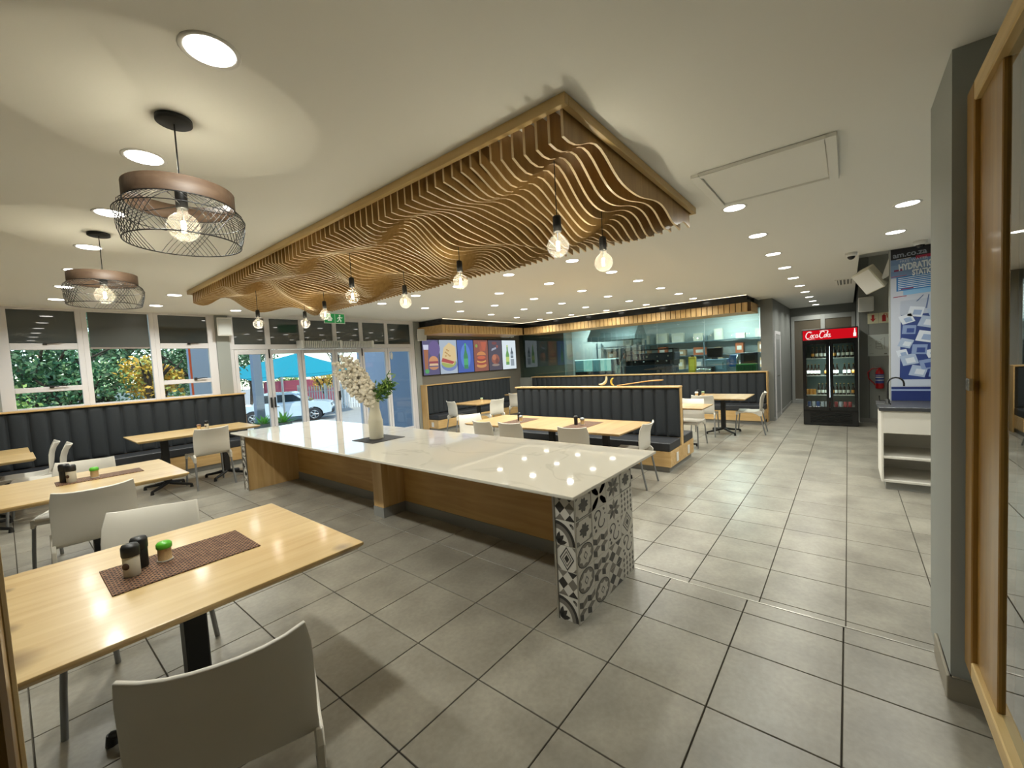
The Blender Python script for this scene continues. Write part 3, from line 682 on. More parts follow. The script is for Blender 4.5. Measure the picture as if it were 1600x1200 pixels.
# table-top things
def runner(x, y, z, L=.475, W=.31, label='', ang=0):
    o = tag(MB().box(-L / 2, L / 2, -W / 2, W / 2, 0, .004).build('table_runner', M['woven'], bevel=.001), label, 'runner', 'woven brown table runners'); o.location = (x, y, z + .0005); o.rotation_euler = (0, 0, ang); return o
SPICE = mat('pepper_grains', '8c7a62', .9, var=.5, vscale=300); SALT = mat('toothpicks', 'c9a877', .8, var=.3, vscale=300); GREEN = mat('green_cap', '58b02e', .35); LABEL = mat('paper_label', 'c9c4b4', .6); CLEAR = mat('clear_jar', 'cfc8ba', .1, spec=.8)
def shaker(x, y, z, label, s=1.0, sleeve=True):
    t = thing('pepper_shaker', label, 'shaker', (x, y, z), 0, 'black capped shakers on the tables')
    MB().lathe([(.024, 0), (.026, .004), (.026, .075), (.024, .08)], 0, 0, 0, 20).xf(Matrix.Scale(s, 4)).build('jar', LABEL if sleeve else M['black'], t, world=False)
    MB().lathe([(.0275, .078), (.0285, .085), (.0285, .112), (.024, .122), (0, .123)], 0, 0, 0, 20).xf(Matrix.Scale(s, 4)).build('cap', M['black'], t, world=False)
    if sleeve: MB().lathe([(.0, 0), (.013, 0), (.013, .001), (0, .001)], 0, 0, 0, 16).xf(Matrix.Translation((-.019 * s, -.0185 * s, .045 * s)) @ Matrix.Rotation(-PI / 4, 4, 'Z') @ Matrix.Rotation(PI / 2, 4, 'X')).build('badge', mat('badge_brown', '4a3428', .6), t, world=False)
    return t
def pickpot(x, y, z, label, s=1.0, cap=None):
    t = thing('toothpick_jar', label, 'jar', (x, y, z), 0, 'toothpick jars on the tables')
    MB().lathe([(.024, 0), (.026, .003), (.023, .01), (.023, .05), (.025, .055)], 0, 0, 0, 20).xf(Matrix.Scale(s, 4)).build('jar', SALT, t, world=False)
    MB().lathe([(.026, .053), (.027, .058), (.027, .07), (.02, .078), (0, .08)], 0, 0, 0, 20).xf(Matrix.Scale(s, 4)).build('cap', cap or GREEN, t, world=False)
    MB().lathe([(.027, 0), (.028, .003), (.0265, .006)], 0, 0, 0, 20).xf(Matrix.Scale(s, 4)).build('glass_base', CLEAR, t, world=False)
    return t
tz = .7505
runner(-.893, .79, tz, label='woven brown runner on the knotted pine table')
shaker(-1.055, .78, tz + .004, 'black-capped shaker with a pale label on the knotted table, in front of its twin', 1.0)
shaker(-1.02, .845, tz + .004, 'all-black shaker behind the labelled one on the knotted table', 1.0, False)
pickpot(-.945, .835, tz + .004, 'green-capped toothpick jar on the knotted pine table', 1.0)
runner(-.865, 3.33, tz, .5, .2, 'woven brown runner on the second pine table')
shaker(-1.03, 3.30, tz + .004, 'black-capped labelled shaker on the second pine table', 1.1)
shaker(-1.06, 3.36, tz + .004, 'all-black shaker on the second pine table', 1.15, False)
pickpot(-.90, 3.33, tz + .004, 'green-capped toothpick jar on the second pine table', 1.05)
shaker(.55, 6.0, tz, 'black-capped shaker on the joined tables by the window banquette', 1.0)
pickpot(.47, 6.06, tz, 'small jar beside the shaker on the joined window tables', 1.0, mat('brown_cap', '8a6a52', .5))
zl = ZG + tz
runner(3.75, 2.62, zl, .6, .32, 'woven brown runner at the shopfront end of the long oak row')
runner(3.75, 1.50, zl, .6, .32, 'woven brown runner at the middle of the long oak row')
shaker(3.78, 2.66, zl + .004, 'black-capped shaker on the long row\'s runner nearer the shopfront', 1.0, False)
pickpot(3.72, 2.58, zl + .004, 'jar beside the shaker on the long row\'s runner nearer the shopfront', 1.15, M['steel'])
shaker(3.72, 1.60, zl + .004, 'black-capped shaker on the long row\'s runner nearer the kitchen aisle', 1.0, False)
pickpot(3.76, 1.52, zl + .004, 'steel-capped jar on the long row\'s runner nearer the kitchen aisle', 1.2, M['steel'])
pickpot(6.05, 5.6, zl, 'pale green jar on the small table below the menu screens', 1.2, mat('pale_green_cap', '9fb594', .5))
pickpot(7.95, 1.0, zl, 'pale green-capped jar on the table by the kitchen glass', 1.2, mat('sage_cap', '8fa57c', .5))
shaker(7.85, 1.07, zl, 'black shaker on the table by the kitchen glass', 1.1, False); pickpot(7.78, 1.08, zl, 'white jar beside the black shaker by the kitchen glass', 1.3, M['white'])

# ================================================================== ISLAND
isl = thing('island_table', 'long white quartz island table with patterned-tile ends and oak panels', 'table', (1.18, 2.4, 0))
MB().box(.56, 1.80, -.23, 5.05, .735, .755).build('worktop', M['quartz'], isl, bevel=.006, bseg=2)
mb = MB().box(1.262, 1.30, -.062, 4.72, .10, .7345); mb.build('long_panel', M['oak_h'], isl)
MB().box(1.256, 1.30, -.062, 4.72, .0, .0995).build('plinth', M['plinth'], isl)
fin = MB().box(1.0, 1.2615, 2.25, 2.42, .10, .7345).build('middle_fin', M['oak'], isl, bevel=.002)
MB().box(.995, 1.2555, 2.246, 2.424, 0, .0995).build('fin_plinth', M['plinth'], isl)
outlet(isl, .9995, 2.335, .62)
TW = mat('tile_white', 'd3cfc6', .3); TD = mat('tile_charcoal', '32302e', .35); TM = mat('tile_mid_grey', '77726a', .35)
def motif(kind):
    mb = MB(); mb.box(.008, .992, -.04, 0, .008, .992)
    def p(pts, mi, k=1): mb.poly([(u, -.042 - .003 * k, v) for u, v in pts], mi)
    def F(u, v, z): return (u, -.042 - .003 * z, v)
    def disc(cx, cy, r, mi, k, a0=0, a1=360, n=20): p(([(cx, cy)] if a1 - a0 < 360 else []) + [(cx + r * math.cos(math.radians(a0 + (a1 - a0) * i / n)), cy + r * math.sin(math.radians(a0 + (a1 - a0) * i / n))) for i in range(n + (1 if a1 - a0 < 360 else 0))], mi, k)
    def petal(cx, cy, a, l, w_, mi, k=1):
        c, s_ = math.cos(a), math.sin(a)
        p([(cx + x * c - y * s_, cy + x * s_ + y * c) for x, y in [(0, 0), (l * .3, w_), (l * .7, w_ * .8), (l, 0), (l * .7, -w_ * .8), (l * .3, -w_)]], mi, k)
    if kind == 0:
        for i in range(2):
            for j in range(2):
                x, y = .01 + i * .49, .01 + j * .49; s = .49
                p([(x, y), (x + s, y), (x + s / 2, y + s / 2)], 1 if (i + j) % 2 else 2); p([(x, y + s), (x + s / 2, y + s / 2), (x + s, y + s)], 2 if (i + j) % 2 else 1)
    elif kind == 1:
        disc(.5, .5, .48, 1, 1); disc(.5, .5, .44, 2, 2); p([(.5 + (.38 if i % 2 else .29) * math.cos(i * PI / 8), .5 + (.38 if i % 2 else .29) * math.sin(i * PI / 8)) for i in range(16)], 0, 3)
        p([(.5, .68), (.62, .5), (.5, .32), (.38, .5)], 1, 4); p([(.5, .62), (.58, .5), (.5, .38), (.42, .5)], 0, 5)
    elif kind == 2:
        for k, (r, m_) in enumerate([(.48, 1), (.40, 0), (.33, 2), (.24, 0), (.17, 1)]): p([(.5, .5 + r), (.5 + r * .75, .5), (.5, .5 - r), (.5 - r * .75, .5)], m_, k + 1)
        for a, b in ((.02, .02), (.98, .02), (.02, .98), (.98, .98)): p([(a, b), (a + (.2 if a < .5 else -.2), b), (a, b + (.2 if b < .5 else -.2))], 2)
    elif kind == 3:
        for i in range(2):
            for j in range(2):
                x, y = .25 + .5 * i, .02 + .49 * j
                p([(x - .24, y + .12), (x, y), (x, y + .24), (x - .24, y + .36)], 1); p([(x, y), (x + .24, y + .12), (x + .24, y + .36), (x, y + .24)], 2 if j else 0)
                p([(x - .24, y + .36), (x, y + .24), (x + .24, y + .36), (x, y + .48)], 0 if j else 2, 1)
    elif kind == 4:
        ribbon(mb, [(.04, .04), (.96, .04), (.96, .96), (.04, .96), (.04, .04)], .035, 1, F, 1)
        for i in range(4): petal(.5, .5, i * PI / 2 + .3, .3, .09, 1); petal(.5, .5, i * PI / 2 - .3, .3, .09, 1); disc(.5 + .46 * math.cos(PI / 4 + i * PI / 2) * 1.38 * .99, .5 + .46 * math.sin(PI / 4 + i * PI / 2) * 1.38 * .99, .16, 2, 1, 180 + 45 + i * 90 - 45, 180 + 45 + i * 90 + 45, 6)
    elif kind == 5:
        for i in range(8): petal(.5, .5, i * PI / 4, .47, .1, 1 if i % 2 else 2)
        disc(.5, .5, .05, 0, 2)
    elif kind == 6:
        ribbon(mb, arc(.36, .70, .2, .2, 200, -60, 12) + arc(.6, .34, .2, .2, 130, 400 - 20, 14)[2:], .06, 1, F, 1)
        for a, b, r in ((.8, .82, .05), (.15, .3, .06), (.85, .62, .04), (.22, .12, .07)): disc(a, b, r, 1, 1)
        petal(.7, .9, -.6, .2, .05, 2); petal(.2, .5, 1.2, .25, .06, 1)
    elif kind == 7:
        for i in range(4): petal(.02, .02 if i % 2 == 0 else .98, (PI / 4 if i % 2 == 0 else -PI / 4), .67, .12, 1 if i < 2 else 2); petal(.98, .02 if i % 2 == 0 else .98, (3 * PI / 4 if i % 2 == 0 else -3 * PI / 4), .67, .12, 2 if i < 2 else 1)
        p([(.5, .62), (.62, .5), (.5, .38), (.38, .5)], 0, 3)
    elif kind == 8:
        for i in range(4):
            for j in range(4):
                x, y = .13 + .245 * i, .13 + .245 * j; p([(x, y + .12), (x + .075, y), (x, y - .12), (x - .075, y)], 1 if (i + j) % 2 else 2)
    else:
        disc(.02, .02, .93, 1, 1, 0, 90); disc(.02, .02, .80, 2, 2, 0, 90); disc(.02, .02, .62, 0, 3, 0, 90)
        for a in (.2, .8, 1.3): petal(.06, .06, a, .5, .1, 1, 4)
        petal(.7, .9, -.5, .25, .06, 1); petal(.9, .7, 2.2, .2, .05, 2)
    return mb
MOT = {}
def motif_mesh(kind, su, sv):
    k = (kind, round(su, 3), round(sv, 3))
    if k not in MOT:
        MOT[k] = motif(kind).xf(Matrix.Diagonal((su, .12, sv, 1))).mesh('patterned_tile', [TW, TD, TM])
    return MOT[k]
def tiled_panel(yA, yB, outer, seed):
    """end panel between yA < yB; outer = True lays tiles on its -Y face too"""
    pn = MB().box(.624, 1.388, yA + .006, yB - .001, .0005, .7345).build('end_panel', M['oak'], isl)
    rnd = random.Random(seed); sv = .7345 / 5; off = Vector(isl.location)
    face = [[5, 7, 5, 4, 6], [8, 5, 9, 4, 4], [2, 9, 7, 1, 3], [6, 3, 3, 1, 0], [0, 1, 8, 1, 3]]
    face = [[4, 7, 5, 4], [4, 6, 5, 8], [1, 3, 6, 2], [1, 3, 0, 6], [3, 1, 0, 8]]
    if outer:
        n = len(face[0]); su = (1.388 - .618) / n
        for r in range(5):
            for c in range(n): inst('patterned_tile', motif_mesh(face[4 - r][c], su, sv), pn, Vector((.618 + c * su, yA + .006, r * sv)) - off)
    col = [0, 9, 2, 0, 9] if outer else [6, 0, 9, 4, 1]; su = yB - yA - .001
    for r in range(5): inst('patterned_tile', motif_mesh(col[4 - r], su, sv), pn, Vector((.624, yB - .001, r * sv)) - off, -PI / 2)
    MB().box(.612, .6235, yB - .001, yB + .012, 0, .7345).build('edge_trim', M['metaltrim'], isl)
    MB().box(.6125, .6215, yA - .002, yA + .004, 0, .7345).build('corner_trim', M['metaltrim'], isl)
    return pn
tiled_panel(-.20, -.066, True, 3)
tiled_panel(4.722, 4.85, False, 5)
# mat, vase, flowers
tag(MB().box(.97, 1.36, 2.315, 2.705, .7555, .7595).build('table_mat', mat('black_mat', '1d1a1c', .6, bump=.2, bscale=300), bevel=.001), 'square black mat under the vase on the white island', 'mat')
VX, VY, VZ = 1.155, 2.53, .7597
va = thing('vase', 'cream ribbed ceramic vase on the black mat', 'vase', (VX, VY, VZ))
prof = [(.0, .0), (.066, .0)]
for k in range(41):
    h = k / 40 * .42; r = .071 + .004 * math.sin(h / .42 * PI) if h < .2 else .071 - .02 * min(1, (h - .2) / .12) + (.006 * max(0, (h - .36) / .06))
    prof.append((r + (.0016 if k % 2 else -.0012), h))
prof += [(.05, .42), (.045, .41), (.045, .3), (0, .3)]
MB().lathe(prof, VX, VY, VZ, 28, closed=True).build('body', mat('cream_ceramic', 'c9c4b0', .5, bump=.1, bscale=80), va)
MB().lathe([(.0552, .272), (.0565, .275), (.0552, .278)], VX, VY, VZ, 28, closed=True).build('dark_band', mat('dark_glaze', '4a4438', .5), va)
fw_ = thing('flower_bouquet', 'bouquet of cream blossoms and dark green leaves standing in the vase', 'flowers', (VX, VY, VZ + .31))
lf = Vector((-.628, .777, 0)); top = Vector((VX, VY, VZ + .40)); rnd = random.Random(11)
mb = MB()
for k in range(900):
    t = rnd.random() ** .8; ax = lf * (.02 + .26 * t ** 1.25) + Vector((0, 0, -.03 + .40 * t)); rad = .055 + .095 * math.sin(min(1, t * 1.05) * PI * .62)
    dv = Vector((rnd.gauss(0, 1), rnd.gauss(0, 1), rnd.gauss(0, 1))).normalized() * rad * rnd.uniform(.6, 1)
    mb.ball(top + ax + dv, rnd.uniform(.015, .026), 6, 4, sz=.8)
tag(mb.build('blossoms', mat('cream_petals', 'efe8d8', .8, var=.12, vscale=40), fw_), kind='stuff')
mb = MB()
for k in range(380):
    t = rnd.random(); base = top - lf * (.02 + .15 * t) + Vector((rnd.gauss(0, .022), rnd.gauss(0, .022), .05 + .12 * t + rnd.gauss(0, .035)))
    dv = (-lf * rnd.uniform(-.2, 1) + Vector((rnd.gauss(0, .5), rnd.gauss(0, .5), rnd.uniform(-.6, 1.1)))).normalized(); sd = dv.cross(Vector((rnd.gauss(0, 1), rnd.gauss(0, 1), rnd.gauss(0, 1)))).normalized()
    l = rnd.uniform(.045, .10); w_ = .009
    mb.poly([base, base + dv * l * .4 + sd * w_, base + dv * l, base + dv * l * .4 - sd * w_], 1 if rnd.random() < .4 else 0)
tag(mb.build('leaves', [mat('dark_leaf', '48702e', .55, var=.3, vscale=30), mat('light_leaf', '8fae58', .5)], fw_), kind='stuff')
mb = MB()
for k in range(7): a = rnd.uniform(0, 6.28); mb.tube([(VX + .018 * math.cos(a), VY + .018 * math.sin(a), VZ + .305), top + (lf * .08 if k < 4 else -lf * .07) + Vector((rnd.gauss(0, .01), rnd.gauss(0, .01), .10))], .0025, 5)
mb.build('stems', mat('stem_green', '3c4a26', .7), fw_)

# ================================================================== WAVY CEILING FEATURE
ft = thing('wavy_slat_fixture', 'wavy ceiling fixture of thin oak slats hung in a rectangular frame', 'ceiling fixture', (1.185, 2.28, ZC))
FX0, FX1, FY0, FY1 = .23, 2.14, -.482, 5.03; zf0, zf1 = 2.553, ZC - .0008
for a, b, c, d in ((FX0, FX0 + .03, FY0, FY1), (FX1 - .03, FX1, FY0, FY1)): MB().box(a, b, c, d, zf0, zf1).build('frame_board', M['frame_oak'], ft, bevel=.002)
for c, d in ((FY0, FY0 + .03), (FY1 - .03, FY1)): MB().box(FX0 + .0305, FX1 - .0305, c, d, zf0, zf1).build('frame_board', wood('frame_oak_end', 'dcc088', 'c2a066', 0, .4, 1.2) if c < 0 else M['frame_oak'], ft, bevel=.002)
def G_(x, c, s): return math.exp(-((x - c) / s) ** 2)
def zbot(X, Y):
    ph = 2 * PI * Y / 1.30
    z = 2.480 + (.046 + .030 * math.sin(ph + 2.2)) * math.cos(2 * PI * (X - .70 - .10 * math.sin(ph + .5)) / .60) * G_(X, .55, .40)
    z -= .112 * G_(X, 1.24 + .18 * math.sin(ph), .23) * (1 + .45 * math.sin(ph + .8))
    z -= .11 * G_(X, 1.80 + .06 * math.sin(ph + 1), .16) * (.5 + .5 * math.sin(ph + 2.6))
    z -= .03 * max(0, (X - 1.95) / .145) if X > 1.95 else 0
    z = min(z, 2.545)
    return z
nS = 80; sp = (4.985 + .437) / (nS - 1)
for k in range(nS):
    Y = -.437 + sp * k; n = 36; xs = [.276 + (2.095 - .276) * i / n for i in range(n + 1)]
    bot = [(x, zbot(x, Y)) for x in xs]; mb = MB(); zt = ZC - .0009; y0, y1 = Y - .0065, Y + .0065
    for i in range(n):
        (xa, za), (xb, zb) = bot[i], bot[i + 1]
        mb.quad((xa, y0, za), (xb, y0, zb), (xb, y0, zt), (xa, y0, zt)); mb.quad((xb, y1, zb), (xa, y1, za), (xa, y1, zt), (xb, y1, zt))
        mb.quad((xa, y1, za), (xb, y1, zb), (xb, y0, zb), (xa, y0, za), 1)
    xa, za = bot[0]; mb.quad((xa, y1, za), (xa, y0, za), (xa, y0, zt), (xa, y1, zt), 1)
    xa, za = bot[-1]; mb.quad((xa, y0, za), (xa, y1, za), (xa, y1, zt), (xa, y0, zt), 1)
    mb.build('slat', [M['slat'], M['slat_edge']], ft)

# ================================================================== LAMPS
def point(parent, loc, w, col, r=.03):
    l = bpy.data.lights.new('lamp_light', 'POINT'); l.energy = w; l.color = col; l.shadow_soft_size = r
    o = bpy.data.objects.new('lamp_light', l); COL.objects.link(o); o.parent = parent; o.location = loc; return o
BULB_W = 14.0
def globe_parts(t, zc, R=.058):
    """socket, globe and filament around a bulb centre at local z = zc"""
    MB().lathe([(.0, R + .105), (.006, R + .105), (.020, R + .098), (.022, R + .09), (.022, R + .018), (.018, R + .016), (0, R + .016)], 0, 0, zc, 16).build('socket', M['black'], t, world=False)
    pr_ = [(.0, -R)] + [(R * math.sin(PI * i / 14), -R * math.cos(PI * i / 14)) for i in range(1, 12)] + [(.021, R * .93), (.017, R + .016)]
    MB().lathe(pr_, 0, 0, zc, 24, closed=True).build('bulb_glass', M['bulb'], t, world=False)
    MB().lathe([(0, -.028), (.009, -.024), (.0095, .022), (0, .027)], 0, 0, zc + .002, 10).build('filament', M['fil'], t, world=False)
    MB().tube([(0, 0, zc + .024), (0, 0, zc + R + .015)], .003, 6).build('filament_stem', M['steel'], t, world=False)
    point(t, (0, 0, zc), BULB_W, (1.0, .95, .77), .012)
bulbs = [((872, 385), .58, -.19), ((943, 410), 1.12, -.19), ((719.5, 440), .98, .95), ((633.5, 472), 1.19, 1.91), ((551, 463), .64, 1.91), ((508, 492), 1.13, 3.34), ((477.5, 506), 1.22, 4.04), ((404, 506), .66, 4.00)]
def ray(px, py):
    return (Vector(RT) * (px - 800) / 648 - Vector(UP) * (py - 600) / 648 + Vector(FW))
for (px, py), X, Y in bulbs:
    d = ray(px, py); t_ = ((X - CP.x) * d.x + (Y - CP.y) * d.y) / (d.x ** 2 + d.y ** 2); p = CP + d * t_
    b = thing('pendant_bulb', 'clear globe filament bulb on a black cord under the wavy wooden fixture', 'pendant lamp', (p.x, p.y, ZC - .001), 0, 'globe bulbs hanging from the wavy fixture')
    zc = p.z - ZC + .001
    MB().tube([(0, 0, -.001), (0, 0, zc + .16)], .0028, 6).build('cord', M['black'], b, world=False)
    globe_parts(b, zc)
def drum_pendant(x, y, label):
    t = thing('drum_pendant', label, 'pendant lamp', (x, y, ZC - .0005), 0, 'wood and wire drum pendants')
    MB().lathe([(.0, -.022), (.058, -.022), (.064, -.018), (.064, 0), (0, 0)], 0, 0, 0, 28).build('canopy', M['dark_metal'], t, world=False)
    zb = 2.15 - ZC
    MB().tube([(0, 0, -.02), (0, 0, zb + .165)], .003, 6).build('cord', M['black'], t, world=False)
    z1, z0 = 2.302 - ZC, 2.236 - ZC; r = .192
    MB().lathe([(r, z0), (r, z1), (r - .004, z1), (r - .004, z0), (r, z0)], 0, 0, 0, 48, closed=True).build('wood_band', M['walnut'], t, world=False)
    for a in range(3):
        an = a * 2 * PI / 3; MB().tube([(0, 0, z0 + .004), (math.cos(an) * (r - .003), math.sin(an) * (r - .003), z0 + .004)], .0022, 5).build('spoke', M['black'], t, world=False)
    R1, R2, R3 = .190, .224, .203; zm, ze = 2.188 - ZC, 2.078 - ZC; zt = z0 - .002
    cg = MB(); cg.ring((0, 0, zt), R1, .0024, 48); cg.ring((0, 0, zm), R2, .0020, 48); cg.ring((0, 0, ze), R3, .0028, 48)
    def P(a, q):
        """q 0 at the band, .4 at the widest ring, 1 at the bottom"""
        if q < .4: k = q / .4; rr, zz = R1 + (R2 - R1) * math.sin(k * PI / 2), zt + (zm - zt) * k
        else: k = (q - .4) / .6; rr, zz = R2 + (R3 - R2) * (1 - math.cos(k * PI / 2)), zm + (ze - zm) * k
        return (rr * math.cos(a), rr * math.sin(a), zz)
    nsec = 10
    for s_ in range(nsec):
        a0 = s_ * 2 * PI / nsec; wd_ = 2 * PI / nsec; sg = 1 if s_ % 2 else -1
        for k in range(7):
            a = a0 + wd_ * k / 7; sl = sg * .62
            cg.tube([P(a + sl * q, q) for q in (0, .2, .4, .6, .8, 1)], .0014, 4, caps=False)
    cg.build('wire_cage', M['black'], t, world=False)
    globe_parts(t, zb, .06)
drum_pendant(-.775, .825, 'drum pendant with a walnut band and wire cage over the knotted pine table')
drum_pendant(-.785, 2.874, 'drum pendant with a walnut band and wire cage over the second pine table')
# recessed downlights
def make_down():
    t = thing('downlight', 'downlight', 'ceiling light')
    MB().lathe([(.072, -.001), (.086, -.006), (.09, -.001), (.09, 0), (.072, 0)], 0, 0, 0, 24, closed=True).build('trim_ring', M['white'], t, world=False)
    MB().lathe([(0, -.0035), (.072, -.0035), (.072, -.0005), (0, -.0005)], 0, 0, 0, 24).build('lens', M['lens'], t, world=False)
    l = bpy.data.lights.new('lamp_light', 'AREA'); l.shape = 'DISK'; l.size = .13; l.energy = LAMP_W; l.color = LAMP_C; l.spread = math.radians(150)
    o = bpy.data.objects.new('lamp_light', l); COL.objects.link(o); o.parent = t; o.location = (0, 0, -.006)
    return t
dl0 = make_down(); dlu = [False]
def down(x, y, z, label, group):
    o = dl0 if not dlu[0] else copy_tree(dl0); dlu[0] = True
    o.location = (x, y, z - .0003); tag(o, label, 'ceiling light', group)
for k in range(7): down(-.79, .283 + 1.02 * k, ZC, 'round recessed downlight in the row past the drum pendants', 'downlights along the drum pendants')
for x, y in ((.19, 5.41), (.20, 6.48), (1.243, 6.556)): down(x, y, ZC, 'round recessed downlight between the wavy fixture and the windows', 'downlights by the windows')
for x in (2.381, 3.457, 4.551, 5.70, 6.88, 8.05, 9.25, 10.45, 11.65, 12.9): down(x, -.70, ZC, 'round recessed downlight in the single row along the aisle to the fridge', 'downlights along the aisle')
for x in (3.406, 4.519): down(x, -1.764, ZC, 'round recessed downlight in front of the water station', 'downlights by the water station')
rz_ = [(3.836, 1.025), (2.854, 1.039), (4.784, 1.049), (5.823, 1.078), (6.84, 1.091), (7.872, 1.116), (2.842, 1.963), (3.803, 1.988), (4.826, 2.023), (5.838, 2.049), (6.875, 2.085), (7.865, 2.113), (2.85, 2.9), (3.813, 2.956), (4.811, 2.99), (5.834, 3.043), (6.887, 3.093), (7.972, 3.128),
       (2.836, 3.828), (3.839, 3.915), (4.813, 3.934), (5.826, 3.988), (6.945, 4.089), (7.947, 4.091), (2.853, 4.763), (3.85, 4.843), (4.82, 4.892), (5.882, 4.983), (6.99, 5.104), (8.003, 5.106)]
kz = (ZR - CP.z) / (ZC - CP.z)
for x, y in rz_: down(CP.x + (x - CP.x) * kz, CP.y + (y - CP.y) * kz, ZR, 'round recessed downlight in the grid over the back tables', 'downlights over the back tables')

# ================================================================== DRINKS FRIDGE
def unz(px, py, z): d = ray(px, py); return CP + d * ((z - CP.z) / d.z)
def unx(px, py, x): d = ray(px, py); return CP + d * ((x - CP.x) / d.x)
def uny(px, py, y): d = ray(px, py); return CP + d * ((y - CP.y) / d.y)
FXf, FXb, FYa, FYb, FZ0, FZ1 = 9.36, 10.06, -1.535, -.63, ZG, 1.81
fr = thing('drinks_fridge', 'tall black two-door drinks fridge with a red lit header', 'fridge', (9.7, -1.08, ZG))
bd = MB(); bd.box(FXf + .05, FXb, FYa, FYa + .03, FZ0 + .01, FZ1); bd.box(FXf + .05, FXb, FYb - .03, FYb, FZ0 + .01, FZ1); bd.box(FXb - .03, FXb, FYa + .03, FYb - .03, FZ0 + .01, FZ1)
bd.box(FXf + .05, FXb - .03, FYa + .03, FYb - .03, 1.55, FZ1); bd.box(FXf + .05, FXb - .03, FYa + .03, FYb - .03, FZ0 + .01, .18); bd.build('cabinet', M['black'], fr, bevel=.004)
MB().box(FXb - .034, FXb - .031, FYa + .031, FYb - .031, .181, 1.549).build('lining', mat('fridge_lining', '8fa39c', .5), fr)
hd = MB().box(FXf - .01, FXf + .05, FYa - .004, FYb + .004, 1.585, FZ1 + .012).build('header', M['black'], fr, bevel=.004)
redlit = emis('header_red', 'c8101c', .8); wlit = emis('header_white', 'f2e8e4', .95)
MB().box(FXf - .013, FXf - .0105, FYa + .012, FYb - .012, 1.60, 1.797).build('lit_panel', redlit, fr)
mb = MB(); u0, v0, SS = FYb - .05, 1.625, .42
def FC(u, v, z): return (FXf - .0135 - z * .0004, u0 - u * SS, v0 + v * SS)
def st(pts, w, k=1): ribbon(mb, [(x + .18 * y, y) for x, y in pts], w, k, FC)
st(arc(.11, .18, .10, .16, 40, 330, 16), [.012] + [.035] * 13 + [.02, .012, .008]); st(arc(.13, .30, .09, .06, 150, -20, 8), .014)
st(arc(.245, .12, .035, .075, 90, 450, 12), .024); st(arc(.345, .12, .04, .075, 55, 310, 10), .024)
st(arc(.44, .12, .038, .075, 60, 420, 12), .022); st([(.48, .2), (.475, .06), (.50, .04), (.52, .08)], .02); st([(.50, .11), (.56, .115)], .022)
st(arc(.66, .18, .10, .16, 40, 330, 16), [.012] + [.035] * 13 + [.02, .012, .008]); st(arc(.70, .33, .16, .05, 175, 20, 8), .02)
st(arc(.785, .12, .035, .075, 90, 450, 12), .024); st([(.845, .12), (.87, .33), (.85, .36), (.835, .25), (.838, .06), (.87, .05)], .018)
st(arc(.925, .12, .038, .075, 60, 420, 12), .022); st([(.965, .2), (.96, .06), (.985, .04), (1.02, .09)], .02)
st([(.06, .0), (.16, -.035), (.30, .0), (.42, -.02)], [.006, .022, .016, .004])
mb.build('script_lettering', wlit, fr)
mb = MB(); bx_ = FYa + .05
for z_, a_ in (((1.63, 1.70), .022), ((1.70, 1.745), .012), ((1.745, 1.785), .008)): mb.box(FXf - .0145, FXf - .0132, bx_ - a_, bx_ + a_, z_[0], z_[1])
mb.build('bottle_emblem', wlit, fr)
ym = (FYa + FYb) / 2
for s_, (a, c) in enumerate(((FYa + .004, ym - .002), (ym + .002, FYb - .004))):
    dr = MB()
    for y0, y1, z0, z1 in ((a, a + .055, .13, 1.58), (c - .055, c, .13, 1.58), (a + .055, c - .055, 1.50, 1.58), (a + .055, c - .055, .13, .21)): dr.box(FXf, FXf + .045, y0, y1, z0, z1)
    dd = dr.build('door', M['blackgloss'], fr, bevel=.003)
    MB().box(FXf + .02, FXf + .024, a + .055, c - .055, .21, 1.50).build('pane', M['pane'], dd)
for z_ in (1.215, .855, .45, .185): MB().box(FXf + .09, FXb - .04, FYa + .035, FYb - .035, z_ - .014, z_).build('shelf', M['offwhite'], fr)
lt = MB().box(FXf + .052, FXf + .062, ym - .02, ym + .02, .40, 1.45).build('light_strip', emis('fridge_tube', (.72, .95, 1.0), 6), fr)
mb = MB()
for k in range(7): mb.box(FXf + .03, FXf + .05, FYa + .10, FYb - .12, -.12 + k * .031, -.108 + k * .031)
mb.build('grille', M['blackgloss'], fr); MB().box(FXf + .045, FXf + .052, FYa + .02, FYb - .02, FZ0 + .02, .125).build('kick_panel', M['black'], fr)
al = bpy.data.lights.new('lamp_light', 'AREA'); al.shape = 'RECTANGLE'; al.size = .05; al.size_y = 1.0; al.energy = 1.4; al.color = (.8, .95, 1)
ao = bpy.data.objects.new('lamp_light', al); COL.objects.link(ao); ao.parent = fr; ao.location = Vector((FXf + .075, ym, .95)) - Vector(fr.location); ao.rotation_euler = (0, -PI / 2, 0)
bcol = [mat('brown_bottle', '2c2119', .12), mat('label_white', 'd9d4c8', .6), mat('can_red', 'a8323a', .3), mat('can_blue', '35508c', .3), mat('can_pale', 'b9bcc8', .3), mat('amber_juice', 'c98a3c', .2), mat('gold_cap', 'b59a58', .3, .6)]
def bottle_mesh(lab):
    mb = MB(); mb.lathe([(0, 0), (.027, 0), (.029, .01), (.029, .12), (.024, .15), (.012, .185), (.0115, .225)], 0, 0, 0, 10); mb.lathe([(.0295, .04), (.0296, .10)], 0, 0, 0, 10, 1, closed=True); mb.lathe([(.0135, .222), (.0135, .236), (0, .237)], 0, 0, 0, 10, 2)
    return mb.mesh('bottle', [bcol[0], lab, bcol[6]])
bm_ = [bottle_mesh(bcol[1]), bottle_mesh(bcol[5])]
def can_mesh(m_): return MB().lathe([(0, 0), (.028, 0), (.031, .008), (.031, .108), (.027, .118), (0, .118)], 0, 0, 0, 12).mesh('drink_can', m_)
